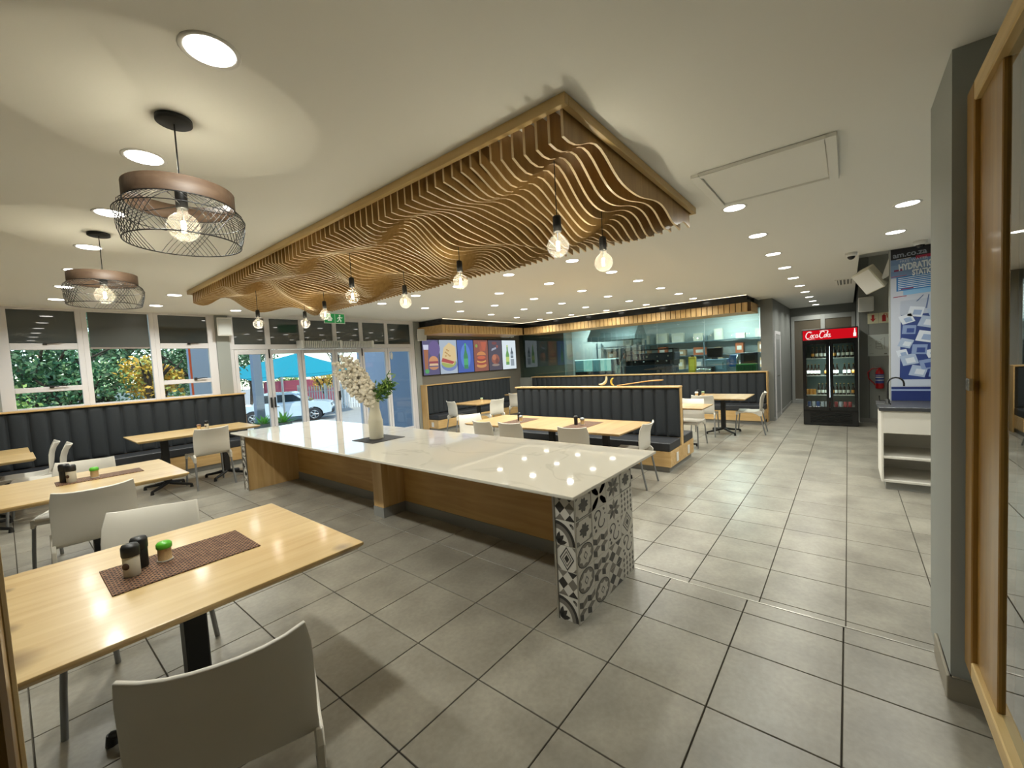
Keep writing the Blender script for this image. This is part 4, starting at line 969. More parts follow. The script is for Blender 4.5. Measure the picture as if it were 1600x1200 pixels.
cm_ = [can_mesh(bcol[k]) for k in (2, 3, 4, 5)]
names = ['top', 'second', 'third', 'bottom']
for r, (z_, ys) in enumerate(((1.2155, [-.80, -.87, -.94, -1.01, -1.075, -1.16, -1.23, -1.30, -1.37, -1.44]), (.8555, [-.72, -.78, -.84, -.90, -1.02, -1.14, -1.20, -1.32, -1.39, -1.46]), (.4505, [-.90, -.96, -1.02, -1.13, -1.19, -1.25, -1.31, -1.38, -1.45]))):
    for k, y in enumerate(ys):
        o = bpy.data.objects.new('bottle', bm_[(k + r) % 5 == 0]); COL.objects.link(o); o.location = (FXf + .14, y, z_)
        tag(o, 'dark glass bottle on the %s shelf of the drinks fridge' % names[r], 'bottle', 'bottles on the %s fridge shelf' % names[r])
for k, y in enumerate((-.70, -.76, -.82)):
    o = bpy.data.objects.new('drink_can', cm_[3]); COL.objects.link(o); o.location = (FXf + .14, y, .4505); tag(o, 'amber drink can on the third fridge shelf beside the bottles', 'can', 'amber cans in the fridge')
for k in range(10):
    y = -.73 - k * .075; q = (1, 2, 1, 2, 2, 0, 0, 2, 0, 0)[k]
    o = bpy.data.objects.new('drink_can', cm_[q]); COL.objects.link(o); o.location = (FXf + .15, y, .1855)
    tag(o, ['red drink can at the bottom of the fridge', 'blue drink can at the bottom of the fridge', 'pale drink can at the bottom of the fridge'][q], 'can', 'cans at the bottom of the fridge')

# ================================================================== ALCOVE WALL
XA = 10.12
sg = thing('fire_sign', 'photoluminescent fire sign with a red arrow and extinguisher symbol', 'sign', (XA - .006, -1.87, 1.87))
MB().box(XA - .008, XA - .001, -2.05, -1.70, 1.87, 2.085).build('plate', mat('sign_cream', 'd9d6b8', .5), sg, bevel=.002)
rd = mat('sign_red', 'b5272b', .5); mb = MB()
def FA(u, v, z): return (XA - .0085 - .0005 * z, -1.70 - u, 1.87 + v)
mb.poly([FA(u, v, 1) for u, v in [(.035, .11), (.085, .035), (.135, .11), (.105, .095), (.105, .18), (.065, .18), (.065, .095)]])
mb.poly([FA(u, v, 1) for u, v in [(.225, .03), (.285, .03), (.285, .15), (.265, .17), (.245, .17), (.225, .15)]]); ribbon(mb, [(.255, .17), (.255, .195), (.30, .18), (.305, .1)], .012, 1, FA)
mb.build('pictogram', rd, sg); mb = MB(); ribbon(mb, [(.17, .005), (.17, .21)], .004, 1, FA); mb.build('divider_line', M['plinth'], sg)
mp = thing('evacuation_plan', 'framed white evacuation plan above the fire extinguisher', 'notice', (XA - .006, -1.86, 1.2))
MB().box(XA - .012, XA - .001, -2.03, -1.70, 1.20, 1.64).build('board', mat('plan_white', 'cfd6d3', .4), mp, bevel=.003)
mb = MB()
def FP(u, v, z): return (XA - .0125 - .0005 * z, -1.71 - u, 1.21 + v)
for pts in ([(.12, .30), (.19, .28), (.22, .12)], [(.19, .32), (.25, .37), (.25, .13)], [(.12, .24), (.2, .24)], [(.12, .18), (.2, .18)], [(.13, .14), (.21, .13)], [(.12, .30), (.12, .14)]): ribbon(mb, pts, .006, 1, FP)
mb.box(XA - .0132, XA - .0125, -2.0, -1.955, 1.23, 1.25); ribbon(mb, [(.02, .36), (.07, .36)], .004, 1, FP); ribbon(mb, [(.02, .22), (.05, .22)], .004, 1, FP); ribbon(mb, [(.02, .04), (.08, .04)], .004, 1, FP)
mb.build('plan_drawing', M['dark_wall'], mp)
ex = thing('fire_extinguisher', 'red fire extinguisher hung on the grey wall beside the fridge', 'extinguisher', (XA - .09, -1.88, .53))
ey = -1.88; exx = XA - .085
MB().lathe([(.0, .53), (.06, .53), (.068, .55), (.068, .86), (.055, .91), (.025, .935), (.025, .96), (0, .96)], exx, ey, 0, 18).build('cylinder', M['red'], ex)
MB().lathe([(.0688, .64), (.0689, .83)], exx, ey, 0, 18, closed=True).build('label_band', mat('ext_label', '3a4a90', .5), ex)
MB().lathe([(.0694, .755), (.0694, .775)], exx, ey, 0, 18, closed=True).lathe([(.0694, .70), (.0694, .712)], exx, ey, 0, 18, closed=True).lathe([(.0694, .80), (.0694, .808)], exx, ey, 0, 18, closed=True).build('label_stripe', M['white'], ex)
MB().tube([(exx - .01, ey, .965), (exx - .06, ey + .10, .985)], .008, 6).tube([(exx - .01, ey, .96), (exx - .06, ey + .09, .95)], .007, 6).build('lever', M['chrome'], ex)
MB().tube([(exx, ey + .02, .95), (exx, ey + .12, .94), (exx, ey + .185, .86), (exx, ey + .17, .74), (exx, ey + .09, .64), (exx, ey + .07, .60)], .010, 8).build('hose', M['red'], ex)
MB().box(XA - .02, XA - .001, ey - .03, ey + .03, .75, .9).build('bracket', M['steel'], ex)
def speaker(name, label, P, ang, size, tilt=0, mount=None, group=None):
    """boxy wall speaker; front looks along ang"""
    t = thing(name, label, 'speaker', P, 0, group); w_, d_, h_ = size
    Mx = Matrix.Rotation(math.radians(ang) - PI / 2, 4, 'Z') @ Matrix.Rotation(tilt, 4, 'X')
    MB().prism([(-w_ / 2, 0), (w_ / 2, 0), (w_ / 2 * .72, -d_), (-w_ / 2 * .72, -d_)], 2, -h_ / 2, h_ / 2).xf(Mx).build('cabinet', M['white'], t, bevel=.02, bseg=3, world=False)
    MB().box(-w_ / 2 * .86, w_ / 2 * .86, -.001, .006, -h_ / 2 * .88, h_ / 2 * .88).xf(Mx).build('grille', mat('speaker_mesh', 'c2c4c1', .6, bump=.3, bscale=600), t, bevel=.004, world=False)
    if mount is not None: MB().tube([(0, 0, 0), (Mx @ Vector((0, -d_, 0))), Vector(mount) - Vector(P)], .012, 6).build('bracket', M['white'], t, world=False)
speaker('wall_speaker', 'small white box speaker on the grey alcove wall beside the fridge', (9.93, -1.67, 2.27), 178, (.25, .18, .30), 0, (10.12, -1.74, 2.27))
speaker('wall_speaker', 'white box speaker high on the grey pier between windows and shopfront', (1.235, YW - .17, 2.385), 268, (.23, .14, .32), -.06, (1.235, YW, 2.40))
speaker('wall_speaker', 'white box speaker tucked under the soffit beside the shopfront', (5.55, 7.08, 2.30), 250, (.25, .14, .30), -.1, (5.56, YW, 2.33))
hs = thing('horn_speaker', 'large off-white tilted speaker bracketed to the end of the poster wall', 'speaker', (5.70, -1.60, 2.28))
Mx = Matrix.Rotation(math.radians(150) - PI / 2, 4, 'Z') @ Matrix.Rotation(-.5, 4, 'X') @ Matrix.Rotation(.35, 4, 'Y')
MB().prism([(-.12, .05), (.12, .05), (.085, -.12), (-.085, -.12)], 2, -.15, .15).xf(Mx).build('cabinet', mat('cream_plastic', 'cfcab8', .5), hs, bevel=.02, bseg=3, world=False)
MB().box(-.108, .108, .05, .055, -.135, .135).xf(Mx).build('grille', M['white'], hs, world=False)
MB().prism([(-1.78 + 1.60, .02), (-1.785 + 1.60, .25), (-.10, -.03)], 0, -.03, .03).build('bracket', M['white'], hs, world=False)
for x_, y_, lab in ((5.35, -1.42, 'small dome security camera on the ceiling edge beside the alcove'), (5.30, -2.02, 'dome security camera on the ceiling above the water station poster')):
    cmr = thing('dome_camera', lab, 'camera', (x_, y_, ZC), 0, 'ceiling dome cameras')
    MB().lathe([(0, -.045), (.05, -.045), (.06, -.03), (.06, -.0005), (0, -.0005)], x_, y_, ZC, 18).build('housing', M['white'], cmr)
    MB().lathe([(0, -.085), (.02, -.08), (.036, -.062), (.04, -.045)], x_, y_, ZC, 14).build('lens_dome', M['blackgloss'], cmr)

# ================================================================== WATER STATION
ws = thing('water_station', 'white open-shelf water station with a dark steel counter', 'cabinet', (5.25, -2.3, ZG))
CXf, CXb, CYl, CYr = 4.92, 5.595, -1.665, -2.95
MB().box(CXf, CXb, CYl - .02, CYl, ZG + .09, .715).build('side_panel', M['offwhite'], ws, bevel=.002)
MB().box(CXf, CXb, CYr, CYr + .02, ZG + .09, .715).build('side_panel', M['offwhite'], ws, bevel=.002)
MB().box(CXb - .02, CXb, CYr + .02, CYl - .02, ZG + .09, .715).build('back_panel', M['offwhite'], ws)
for z_ in (ZG + .09, .17): MB().box(CXf + .005, CXb - .02, CYr + .02, CYl - .02, z_, z_ + .025).build('shelf', M['offwhite'], ws, bevel=.002)
MB().box(CXf - .002, CXb - .02, CYr + .02, CYl - .02, .46, .714).build('drawer_front', M['offwhite'], ws, bevel=.003)
MB().box(CXf + .05, CXb, CYr, CYl - .04, ZG, ZG + .0895).build('plinth', M['plinth'], ws)
MB().box(CXf - .02, CXb, CYr, CYl + .02, .715, .755).build('counter', mat('dark_steel_counter', '55565a', .35, .5), ws, bevel=.003)
fp = unz(1387, 632, .755)
fc = thing('water_tap', 'black gooseneck tap on the water station counter', 'tap', (fp.x, fp.y, .755))
MB().lathe([(.0, .0), (.03, 0), (.03, .012), (.02, .02), (.02, .06), (.014, .065), (0, .066)], fp.x, fp.y, .755, 14).build('base', M['black'], fc)
MB().tube([(fp.x, fp.y, .815)] + [(fp.x, fp.y - .07 + .07 * math.cos(a), 1.0 + .07 * math.sin(a)) for a in [PI * k / 8 for k in range(9)]] + [(fp.x, fp.y - .14, .97)], .009, 8).build('spout', M['black'], fc)
MB().tube([(fp.x, fp.y + .015, .80), (fp.x, fp.y + .07, .80), (fp.x, fp.y + .075, .86)], .007, 6).build('lever', M['black'], fc)
MB().box(fp.x - .03, fp.x + .03, fp.y - .02, fp.y + .10, .7555, .765).build('drip_tray', M['steel'], fc)

# poster on the wall above the counter (flat print)
ps = thing('hydration_poster', 'tall blue and white water poster with a glass of ice cubes', 'poster', (5.598, -2.4, .76))
XP = 5.5985
def FPo(u, v, k=0): return (XP - .003 - .0006 * k, -1.792 - u, v)
MB().box(XP - .002, XP + .001, -2.98, -1.79, .76, 2.595).build('sheet', mat('poster_paper', 'b9c0cf', .4), ps)
PM = {}
def pm(h):
    if h not in PM: PM[h] = mat('print_' + h, h, .45)
    return PM[h]
def pp(pts, h, k, mb_={}):
    if h not in mb_: mb_[h] = MB()
    mb_[h].poly([FPo(u, v, k) for u, v in pts]); return mb_
def rect(u0, u1, v0, v1, h, k, sk=0.0): return pp([(u0, v0 + sk * u0), (u1, v0 + sk * u1), (u1, v1 + sk * u1), (u0, v1 + sk * u0)], h, k)
rect(0, 1.18, 2.47, 2.595, '1b1c26', 0); rect(0, 1.18, 2.25, 2.47, '6f8cba', 0); rect(0, 1.18, 2.33, 2.40, '7d9ac4', 1, .06)
rect(.22, .40, 2.44, 2.475, 'a02a48', 2, .05); rect(.03, .11, 2.325, 2.345, '8a2450', 2, .06); rect(.0, .14, 2.262, 2.268, 'a83a5a', 2, .06); rect(.05, .18, 2.462, 2.468, 'd8d4d0', 2, .05)
rect(.05, 1.1, 2.085, 2.255, '2f74b8', 2, .05); rect(.11, 1.1, 2.03, 2.085, '7fb2dc', 2, .05); rect(.09, .2, 2.10, 2.112, '7a2450', 4, .05); rect(.02, .14, 2.015, 2.023, '9a2448', 2, .06)
for k in range(7): rect(.065, .95 - .1 * (k % 3), 2.232 - .022 * k, 2.240 - .022 * k, 'cfe0f0', 3, .05)
# glass of ice
pp([(.075, 1.0), (.09, 1.86), (.8, 1.86), (.82, 1.0)], '2b3f7c', 1); pp([(.08, 1.80), (.085, 1.97), (.81, 2.0), (.81, 1.80)], 'aab4c8', 2)
rnd = random.Random(4)
for k, (a, b, s) in enumerate([(.22, 1.83, .11), (.32, 1.70, .12), (.16, 1.62, .10), (.30, 1.53, .12), (.13, 1.46, .10), (.25, 1.38, .11), (.36, 1.33, .09), (.16, 1.26, .12), (.32, 1.20, .11), (.45, 1.6, .13), (.6, 1.7, .13), (.55, 1.4, .14), (.7, 1.5, .12), (.5, 1.22, .12), (.68, 1.25, .13), (.14, 1.75, .1), (.40, 1.80, .12), (.42, 1.45, .11), (.10, 1.34, .08), (.24, 1.12, .12), (.40, 1.10, .11)]):
    s *= 1.35
    r0 = rnd.uniform(-.4, .4); q = [(a + s * .62 * math.cos(r0 + PI / 4 + i * PI / 2), b + s * .55 * math.sin(r0 + PI / 4 + i * PI / 2)) for i in range(4)]
    pp(q, ['cdd5e2', '9fb0cc', '7f93bc'][k % 3], 3 + k % 3); pp([(a + (u - a) * .55 + .012, b + (v_ - b) * .5 - .01) for u, v_ in q], ['8ea2c6', 'c9d2e0', '34498a'][k % 3], 7)
pp([(.22, 1.95), (.235, 1.95), (.29, 2.02), (.28, 2.02)], '5a6a94', 4); pp([(.30, 1.86), (.315, 1.86), (.335, 2.02), (.325, 2.02)], '5a6a94', 4); rect(.06, .84, .94, 1.02, 'b5bfd0', 2); rect(.0, 1.18, .76, .93, '20306a', 1); rect(.0, 1.0, .88, .90, '8fa0c4', 2)
ALLP = MB(); PRN = []
for h, m_ in pp([(.3, 1.02), (.7, 1.02), (.7, 1.1), (.3, 1.1)], '1e2c66', 2).items():
    ks_ = list(PRN); PRN.append(pm(h)); ALLP.add(m_.v, m_.f, len(ks_))
tag(ALLP.build('print', PRN, ps), kind='stuff')
ux, uy = Vector((0, -1, .05)).normalized(), Vector((0, .05, 1)).normalized()
put_text('am.co.za', .085, ps, pm('8f98a8'), FPo(.02, 2.49, 8), ux, uy, bold=.002)
put_text('FREE WATER', .042, ps, pm('c9d4e6'), FPo(.08, 2.425, 8), ux, uy)
put_text('HYDRATION', .105, ps, pm('dde6ee'), FPo(.07, 2.335, 9), ux * .60, uy, bold=.004, space=.95)
put_text('STATION', .09, ps, pm('dde6ee'), FPo(.19, 2.262, 9), ux * .60, uy, bold=.004, space=.95)

# ================================================================== EXIT SIGN, AIR CURTAIN
es_ = thing('exit_sign', 'green emergency exit sign with a white running figure above the doors', 'sign', (2.82, 6.3, 2.42))
MB().box(2.62, 3.02, 6.295, 6.305, 2.425, 2.60).build('plate', mat('exit_green', '1f8a4a', .4, emit='1f8a4a', es=.25), es_, bevel=.002)
frm = MB(); frame_rect(frm, 2.61, 3.03, 2.415, 2.61, 0, .012, .01); frm.xf(Matrix(((1, 0, 0, 0), (0, 0, -1, 6.306), (0, 1, 0, 0), (0, 0, 0, 1)))).build('rim', M['white'], es_)
MB().tube([(2.66, 6.3, 2.61), (2.66, 6.3, ZR - .001)], .004, 6).tube([(2.98, 6.3, 2.61), (2.98, 6.3, ZR - .001)], .004, 6).build('hanger', M['white'], es_)
mb = MB()
def FE(u, v, z): return (2.84 + u, 6.2945 - .0004 * z, 2.43 + v)
mb.poly([FE(.085 + .018 * math.cos(k * PI / 5), .14 + .018 * math.sin(k * PI / 5), 1) for k in range(10)])
for pts, w_ in (([(.085, .118), (.075, .07)], .03), ([(.08, .11), (.05, .10), (.035, .075)], .014), ([(.085, .11), (.12, .095), (.14, .105)], .014), ([(.075, .07), (.105, .05), (.10, .015)], .018), ([(.075, .07), (.055, .035), (.02, .03)], .018)): ribbon(mb, pts, w_, 1, FE)
def FE2(u, v, z): return (2.63 + u, 6.2945 - .0004 * z, 2.43 + v)
mb.poly([FE2(u, v, 1) for u, v in [(.05, .03), (.13, .03), (.13, .065), (.155, .065), (.105, .13), (.09, .12), (.09, .07), (.05, .07)]]); mb.box(2.823, 2.829, 6.2938, 6.2942, 2.43, 2.595)
mb.build('pictogram', mat('sign_white', 'dfe8df', .5, emit='dfe8df', es=.2), es_)
ac = thing('air_curtain', 'long white air curtain with a ribbed grille above the shopfront doors', 'air curtain', (3.32, 7.1, 1.99))
MB().tube([(2.52, 7.16, 2.07), (4.12, 7.16, 2.07)], .072, 16).build('body', mat('curtain_core', '8f9290', .5), ac)
for a in (2.50, 3.31, 4.08): MB().box(a, a + .05, 7.05, YW - .002, 1.985, 2.155).build('end_cap', M['white'], ac, bevel=.02, bseg=2)
mb = MB()
for k in range(40):
    x_ = 2.57 + k * .0385
    if abs(x_ - 3.335) > .04: mb.box(x_, x_ + .012, 7.068, 7.10, 2.0, 2.14)
tag(mb.build('grille_fins', M['white'], ac), kind='stuff')

# ================================================================== TIMBER DOORWAY AROUND THE CAMERA
YD = -1.74
gd = thing('glazed_door', 'timber-framed glass door standing open beside the grey column', 'door', (.5, YD, 0))
zb0, zb1, zt0, zt1 = .19, .255, 2.335, 2.405
MB().box(.935, 1.045, YD - .045, YD + .004, zb0, zt1).build('hanging_stile', M['door_wood'], gd, bevel=.004)
MB().box(.66, .9345, YD - .05, YD - .012, zb1, zt0).build('inner_stile', M['door_wood'], gd, bevel=.003)
MB().box(-1.05, .9345, YD - .05, YD + .004, zt0 + .0005, zt1).build('top_rail', M['door_wood_pale'], gd, bevel=.004)
MB().box(-1.05, .9345, YD - .05, YD + .004, zb0, zb1 - .0005).build('bottom_rail', M['door_wood_pale'], gd, bevel=.004)
MB().box(-1.05, .6595, YD - .030, YD - .022, zb1, zt0).build('pane', glass('door_pane', 'e8efe9', 1.6), gd)
MB().box(.90, .945, YD + .0045, YD + .02, 1.30, 1.345).build('latch', M['chrome'], gd, bevel=.003)
MB().tube([(.46, YD + .03, .13), (.30, YD + .03, .13)], .014, 8).box(.44, .48, YD - .02, YD + .04, .0, .19).build('floor_bolt', M['steel'], gd)
dp = thing('door_post', 'timber door post at the opening beside the knotted pine table', 'post', (-1.42, -.75, 0))
MB().box(-1.52, -1.338, -.80, -.70, .0005, 2.41).build('post', M['door_wood'], dp, bevel=.004)
MB().box(-1.375, -1.334, -.6995, -.675, .0005, 2.41).build('stop_bead', M['door_wood_pale'], dp, bevel=.003)

# ================================================================== KITCHEN BEHIND THE GLASS
kd = mat('kitchen_dark', '1c2634', .3); ks = mat('kitchen_steel', '8fa3ad', .3, .7); kb = mat('kitchen_blue', '2f6fb0', .4)
kc = thing('kitchen_counter', 'long steel kitchen counter behind the glass partition', 'counter', (10.5, 2.4, ZG))
MB().box(10.15, 10.95, .35, 5.6, ZG, .86).build('carcass', mat('counter_front', '5b6668', .5), kc); MB().box(10.12, 10.98, .33, 5.62, .86, .90).build('worktop', ks, kc, bevel=.004)
cf = thing('coffee_machine', 'wide dark espresso machine on the kitchen counter', 'coffee machine', (10.55, 3.1, .9))
MB().box(10.25, 10.85, 2.36, 3.75, .95, 1.18).build('body', kd, cf, bevel=.02); MB().box(10.40, 10.85, 2.32, 3.78, 1.30, 1.52).build('top_housing', kd, cf, bevel=.02)
MB().box(10.55, 10.85, 2.5, 3.6, 1.18, 1.30).build('back_plate', M['black'], cf)
for y_ in (2.36, 3.72): MB().box(10.36, 10.85, y_ - .02, y_ + .02, 1.18, 1.62).build('side_post', M['black'], cf)
MB().box(10.38, 10.84, 2.34, 3.74, 1.60, 1.63).build('cup_rail', M['black'], cf)
for y_ in (2.55, 2.8, 3.2, 3.45):
    g_ = MB().lathe([(.0, -.05), (.035, -.05), (.035, .0), (0, 0)], 10.38, y_, 1.30, 12).build('group_head', M['chrome'], cf)
for k in range(4): MB().tube([(10.36, 2.5 + .3 * k, 1.42), (10.395, 2.5 + .3 * k, 1.42)], .022, 10).build('dial', M['chrome'], cf)
for y_ in (2.45, 3.65):
    for x_ in (10.32, 10.78): MB().tube([(x_, y_, .9005), (x_, y_, .95)], .02, 8).build('foot', M['chrome'], cf)
gr = thing('coffee_grinder', 'chrome coffee grinder with a clear hopper beside the espresso machine', 'grinder', (10.45, 4.0, .9))
MB().box(10.36, 10.56, 3.9, 4.1, .9005, 1.22).build('body', M['chrome'], gr, bevel=.02); MB().lathe([(.05, 1.22), (.09, 1.36), (.09, 1.42), (0, 1.42)], 10.46, 4.0, 0, 16).build('hopper', M['blackgloss'], gr); MB().tube([(10.40, 3.95, 1.22), (10.32, 3.72, 1.58)], .015, 8).build('lever', M['chrome'], gr)
dc = thing('display_cabinet', 'aqua-lit glass display cabinet on the kitchen counter', 'display cabinet', (10.6, 4.75, .9))
MB().box(10.32, 10.90, 4.18, 5.44, .9005, 1.04).build('base', M['black'], dc); MB().box(10.84, 10.88, 4.18, 5.44, 1.04, 1.40).build('back', emis('aqua_glow', (.45, .85, .78), .75), dc)
MB().box(10.32, 10.88, 4.18, 5.44, 1.40, 1.43).build('lid', emis('aqua_lid', (.7, 1, .95), 1.3), dc); MB().box(10.318, 10.324, 4.18, 5.44, 1.04, 1.40).build('pane', M['pane'], dc)
for y_ in (4.18, 4.8, 5.42): MB().box(10.325, 10.84, y_, y_ + .015, 1.04, 1.40).build('divider', ks, dc)
def kbox(name, label, cat, y0, y1, z0, z1, m_, x0=10.3, x1=10.6, extra=None):
    t = thing(name, label, cat, ((x0 + x1) / 2, (y0 + y1) / 2, z0)); MB().box(x0, x1, y0, y1, z0, z1).build('body', m_, t, bevel=.012)
    if extra: extra(t)
    return t
def crate_x(t):
    for k in range(6): MB().box(10.175, 10.189, .40 + k * .065, .445 + k * .065, .93, 1.08).build('side_slot', mat('crate_dark', '0c4a1c', .6), t)
    MB().box(10.172, 10.19, .36, .79, 1.10, 1.125).build('rim', mat('crate_rim', '2f8a3c', .5), t)
kbox('bottle_crate', 'green plastic crate on the counter near the corridor', 'crate', .36, .79, .9005, 1.125, mat('crate_green', '14692a', .5), 10.19, 10.5, crate_x)
def toaster_x(t):
    MB().tube([(10.22, 1.36, 1.0), (10.22, 1.72, 1.0)], .06, 14).build('roller_cover', M['chrome'], t)
    for k in range(2): MB().box(10.277, 10.285, 1.35, 1.72, .93 + .1 * k, .95 + .1 * k).build('slot', M['black'], t)
kbox('toaster', 'small chrome-fronted toaster in front of the pale blue box', 'toaster', 1.32, 1.75, .9005, 1.09, M['black'], 10.285, 10.45, toaster_x)
def pb_x(t): MB().box(10.475, 10.483, 1.12, 1.52, 1.0, 1.2).build('door_panel', mat('pale_blue_door', '8fb0c6', .3), t, bevel=.003); MB().tube([(10.47, 1.14, 1.02), (10.47, 1.14, 1.18)], .008, 6).build('handle', M['chrome'], t)
kbox('countertop_oven', 'pale blue box oven on the kitchen counter', 'oven', 1.06, 1.58, .9005, 1.27, mat('pale_blue', '7fa0b6', .35, .2), 10.485, 10.85, pb_x)
def jug_x(t): MB().box(10.295, 10.30, 1.79, 1.92, 1.0, 1.3).build('label', mat('yellow_label', 'e8d84a', .5), t); MB().lathe([(.05, 1.36), (.06, 1.40), (0, 1.41)], 10.38, 1.86, 0, 14).build('lid', M['black'], t)
kbox('juice_dispenser', 'yellow juice dispenser beside the espresso machine', 'dispenser', 1.78, 1.95, .9005, 1.36, mat('yellow_plastic', 'c9b02a', .4), 10.302, 10.46, jug_x)
def mon_x(t): MB().box(10.612, 10.62, 1.20, 1.54, 1.33, 1.55).build('screen', M['blackgloss'], t); MB().box(10.60, 10.72, 1.30, 1.44, 1.2705, 1.31).build('stand', M['black'], t)
kbox('till_monitor', 'dark point-of-sale monitor standing on the pale blue oven', 'monitor', 1.18, 1.56, 1.31, 1.57, M['black'], 10.62, 10.67, mon_x)
def slc_x(t): MB().lathe([(0, -.01), (.14, -.01), (.14, .01), (0, .01)], 0, 0, 0, 20).xf(Matrix.Translation((10.62, .82, 1.22)) @ Matrix.Rotation(PI / 2, 4, 'X')).build('blade', M['chrome'], t); MB().box(10.6, 10.9, .78, 1.0, .9005, 1.05).build('base', ks, t)
kbox('food_slicer', 'blue food slicer with a round blade on the kitchen counter', 'slicer', .84, 1.02, 1.051, 1.36, kb, 10.62, 10.9, slc_x)
def mw_x(t): MB().box(10.592, 10.60, .42, .68, .95, 1.34).build('door', M['blackgloss'], t)
kbox('microwave', 'dark microwave at the corridor end of the kitchen', 'microwave', .37, .76, .9005, 1.40, kd, 10.60, 10.9, mw_x)
sh = thing('kitchen_shelf', 'steel back shelf unit along the kitchen wall', 'shelf', (12.9, 2.5, ZG))
for z_ in (.9, 1.35, 1.8): MB().box(12.9, 13.3, .4, 6.0, z_, z_ + .03).build('shelf_board', ks, sh)
for y_ in (.42, 2.2, 4.1, 5.98): MB().box(12.9, 12.94, y_ - .02, y_ + .02, ZG, 2.0).build('upright', ks, sh); MB().box(13.26, 13.3, y_ - .02, y_ + .02, ZG, 2.0).build('upright', ks, sh)
rnd = random.Random(21); cols = ['c9b48a', 'a88a6a', 'd8d4c4', '8a9aa0', 'b0603a', 'e0dcc8']
for k in range(26):
    zz = (.931, 1.381, 1.831)[k % 3]; yy = .6 + (k // 3) * .6 + rnd.uniform(-.05, .05); a = rnd.uniform(.1, .19); hh = rnd.uniform(.15, .36)
    o = MB().box(12.98, 13.2, yy - a, yy + a, zz, zz + hh).box(12.978, 12.98, yy - a * .6, yy + a * .6, zz + hh * .3, zz + hh * .7, 1).build('storage_box', [mat('box_col', cols[k % 6], .6), M['offwhite']], bevel=.006)
    tag(o, 'cardboard and plastic storage box on the kitchen back shelf', 'box', 'storage boxes on the kitchen back shelf')
hood = thing('extractor_hood', 'steel extractor hood hanging over the kitchen cook line', 'hood', (11.9, 4.7, 2.02))
MB().prism([(11.5, 2.02), (12.5, 2.02), (12.5, 2.12), (12.2, 2.45), (11.8, 2.45), (11.5, 2.12)], 1, 3.9, 5.6).build('canopy', mat('hood_steel', '8b9a9c', .35, .6), hood)
MB().box(11.8, 12.2, 4.3, 5.2, 2.45, 2.749).build('duct', ks, hood)
for k, (x_, y_) in enumerate(((10.9, 1.0), (10.9, 2.4), (10.9, 4.2), (12.4, 1.2), (12.6, 6.3))):
    t = thing('kitchen_light', 'square ceiling panel light inside the kitchen', 'ceiling light', (x_, y_, 2.75), 0, 'kitchen ceiling lights')
    MB().box(x_ - .16, x_ + .16, y_ - .16, y_ + .16, 2.73, 2.7495).build('housing', M['white'], t); MB().box(x_ - .14, x_ + .14, y_ - .14, y_ + .14, 2.726, 2.7298).build('diffuser', emis('kitchen_diffuser', (.85, 1, .97), 5), t)
    l = bpy.data.lights.new('lamp_light', 'AREA'); l.size = .28; l.energy = 42; l.color = (.9, 1, .98); o = bpy.data.objects.new('lamp_light', l); COL.objects.link(o); o.parent = t; o.location = (0, 0, -.026)
# wooden oddments left on the divider cap
zc_ = ZG + 1.19 + .0005
py0 = unx(940, 601, 5.05).y
t = thing('carved_bowl', 'small pale horn-shaped bowl on the divider of the double banquette', 'bowl', (5.08, py0, zc_))
MB().tube([(5.08, py0 + .03 + .11 * math.cos(a), zc_ + .135 + .11 * math.sin(a)) for a in [PI * (.92 + .085 * k) for k in range(9)]], [.012, .016, .02, .022, .024, .022, .02, .014, .008], 10).build('bowl', mat('pale_horn', 'cfc6a2', .5), t)
t = thing('yellow_ornament', 'curved yellow piece beside the horn-shaped bowl on the divider', 'ornament', (5.08, py0 - .2, zc_))
MB().tube([(5.08, py0 - .22 + .06 * math.cos(a), zc_ + .07 + .062 * math.sin(a)) for a in [PI * (-.45 + .11 * k) for k in range(9)]], [.008, .012, .015, .017, .018, .017, .015, .012, .006], 8).build('arc', mat('yellow_wood', 'c9a93c', .5), t)
t = thing('wooden_paddle', 'flat pale wooden paddle lying along the divider cap', 'paddle', (5.08, py0 - .6, zc_))
MB().prism([(py0 - .28, zc_), (py0 - .28, zc_ + .015), (py0 - .8, zc_ + .085), (py0 - 1.02, zc_ + .095), (py0 - 1.02, zc_ + .08), (py0 - .8, zc_ + .068)], 0, 5.03, 5.11).build('blade', M['oak_h'], t, bevel=.003)

# ================================================================== OUTSIDE
ZO = -1.10
pav = mat('paving', 'a9a49c', .9, var=.12, vscale=1.5)
struct('ground_outside', MB().box(-40, 60, YW + 2.7, 90, ZO - .3, ZO), pav)
struct('patio', MB().box(-8, 14, YW + .2, YW + 2.7, ZO - .3, -.2), mat('patio_tile', 'b3aea4', .8, var=.1, vscale=2))
blueg = mat('blue_grey_plaster', '93a3b8', .8)
struct('wall_outside', MB().box(5.42, 5.62, YW + .2, 10.0, -.2, 3.4), blueg)
for (x_, y_, w_, lab) in ((2.33, 9.0, .085, 'slim blue-grey veranda post outside the shopfront'), (1.27, 9.0, .15, 'blue-grey veranda pillar with an orange edge outside the end window')):
    t = thing('veranda_post', lab, 'post', (x_, y_, -.2)); MB().box(x_ - w_, x_ + w_, y_ - w_, y_ + w_, -.1995, 3.3).build('shaft', blueg, t, bevel=.005); MB().box(x_ - w_ - .02, x_ + w_ + .02, y_ - w_ - .02, y_ + w_ + .02, -.1995, -.05).build('foot', M['grey_wall'], t)
    if w_ > .1: MB().box(x_ - w_ - .03, x_ - w_ - .0005, y_ - w_, y_ - w_ + .03, -.19, 3.3).build('orange_edge', mat('orange_paint', 'c4552f', .6), t)
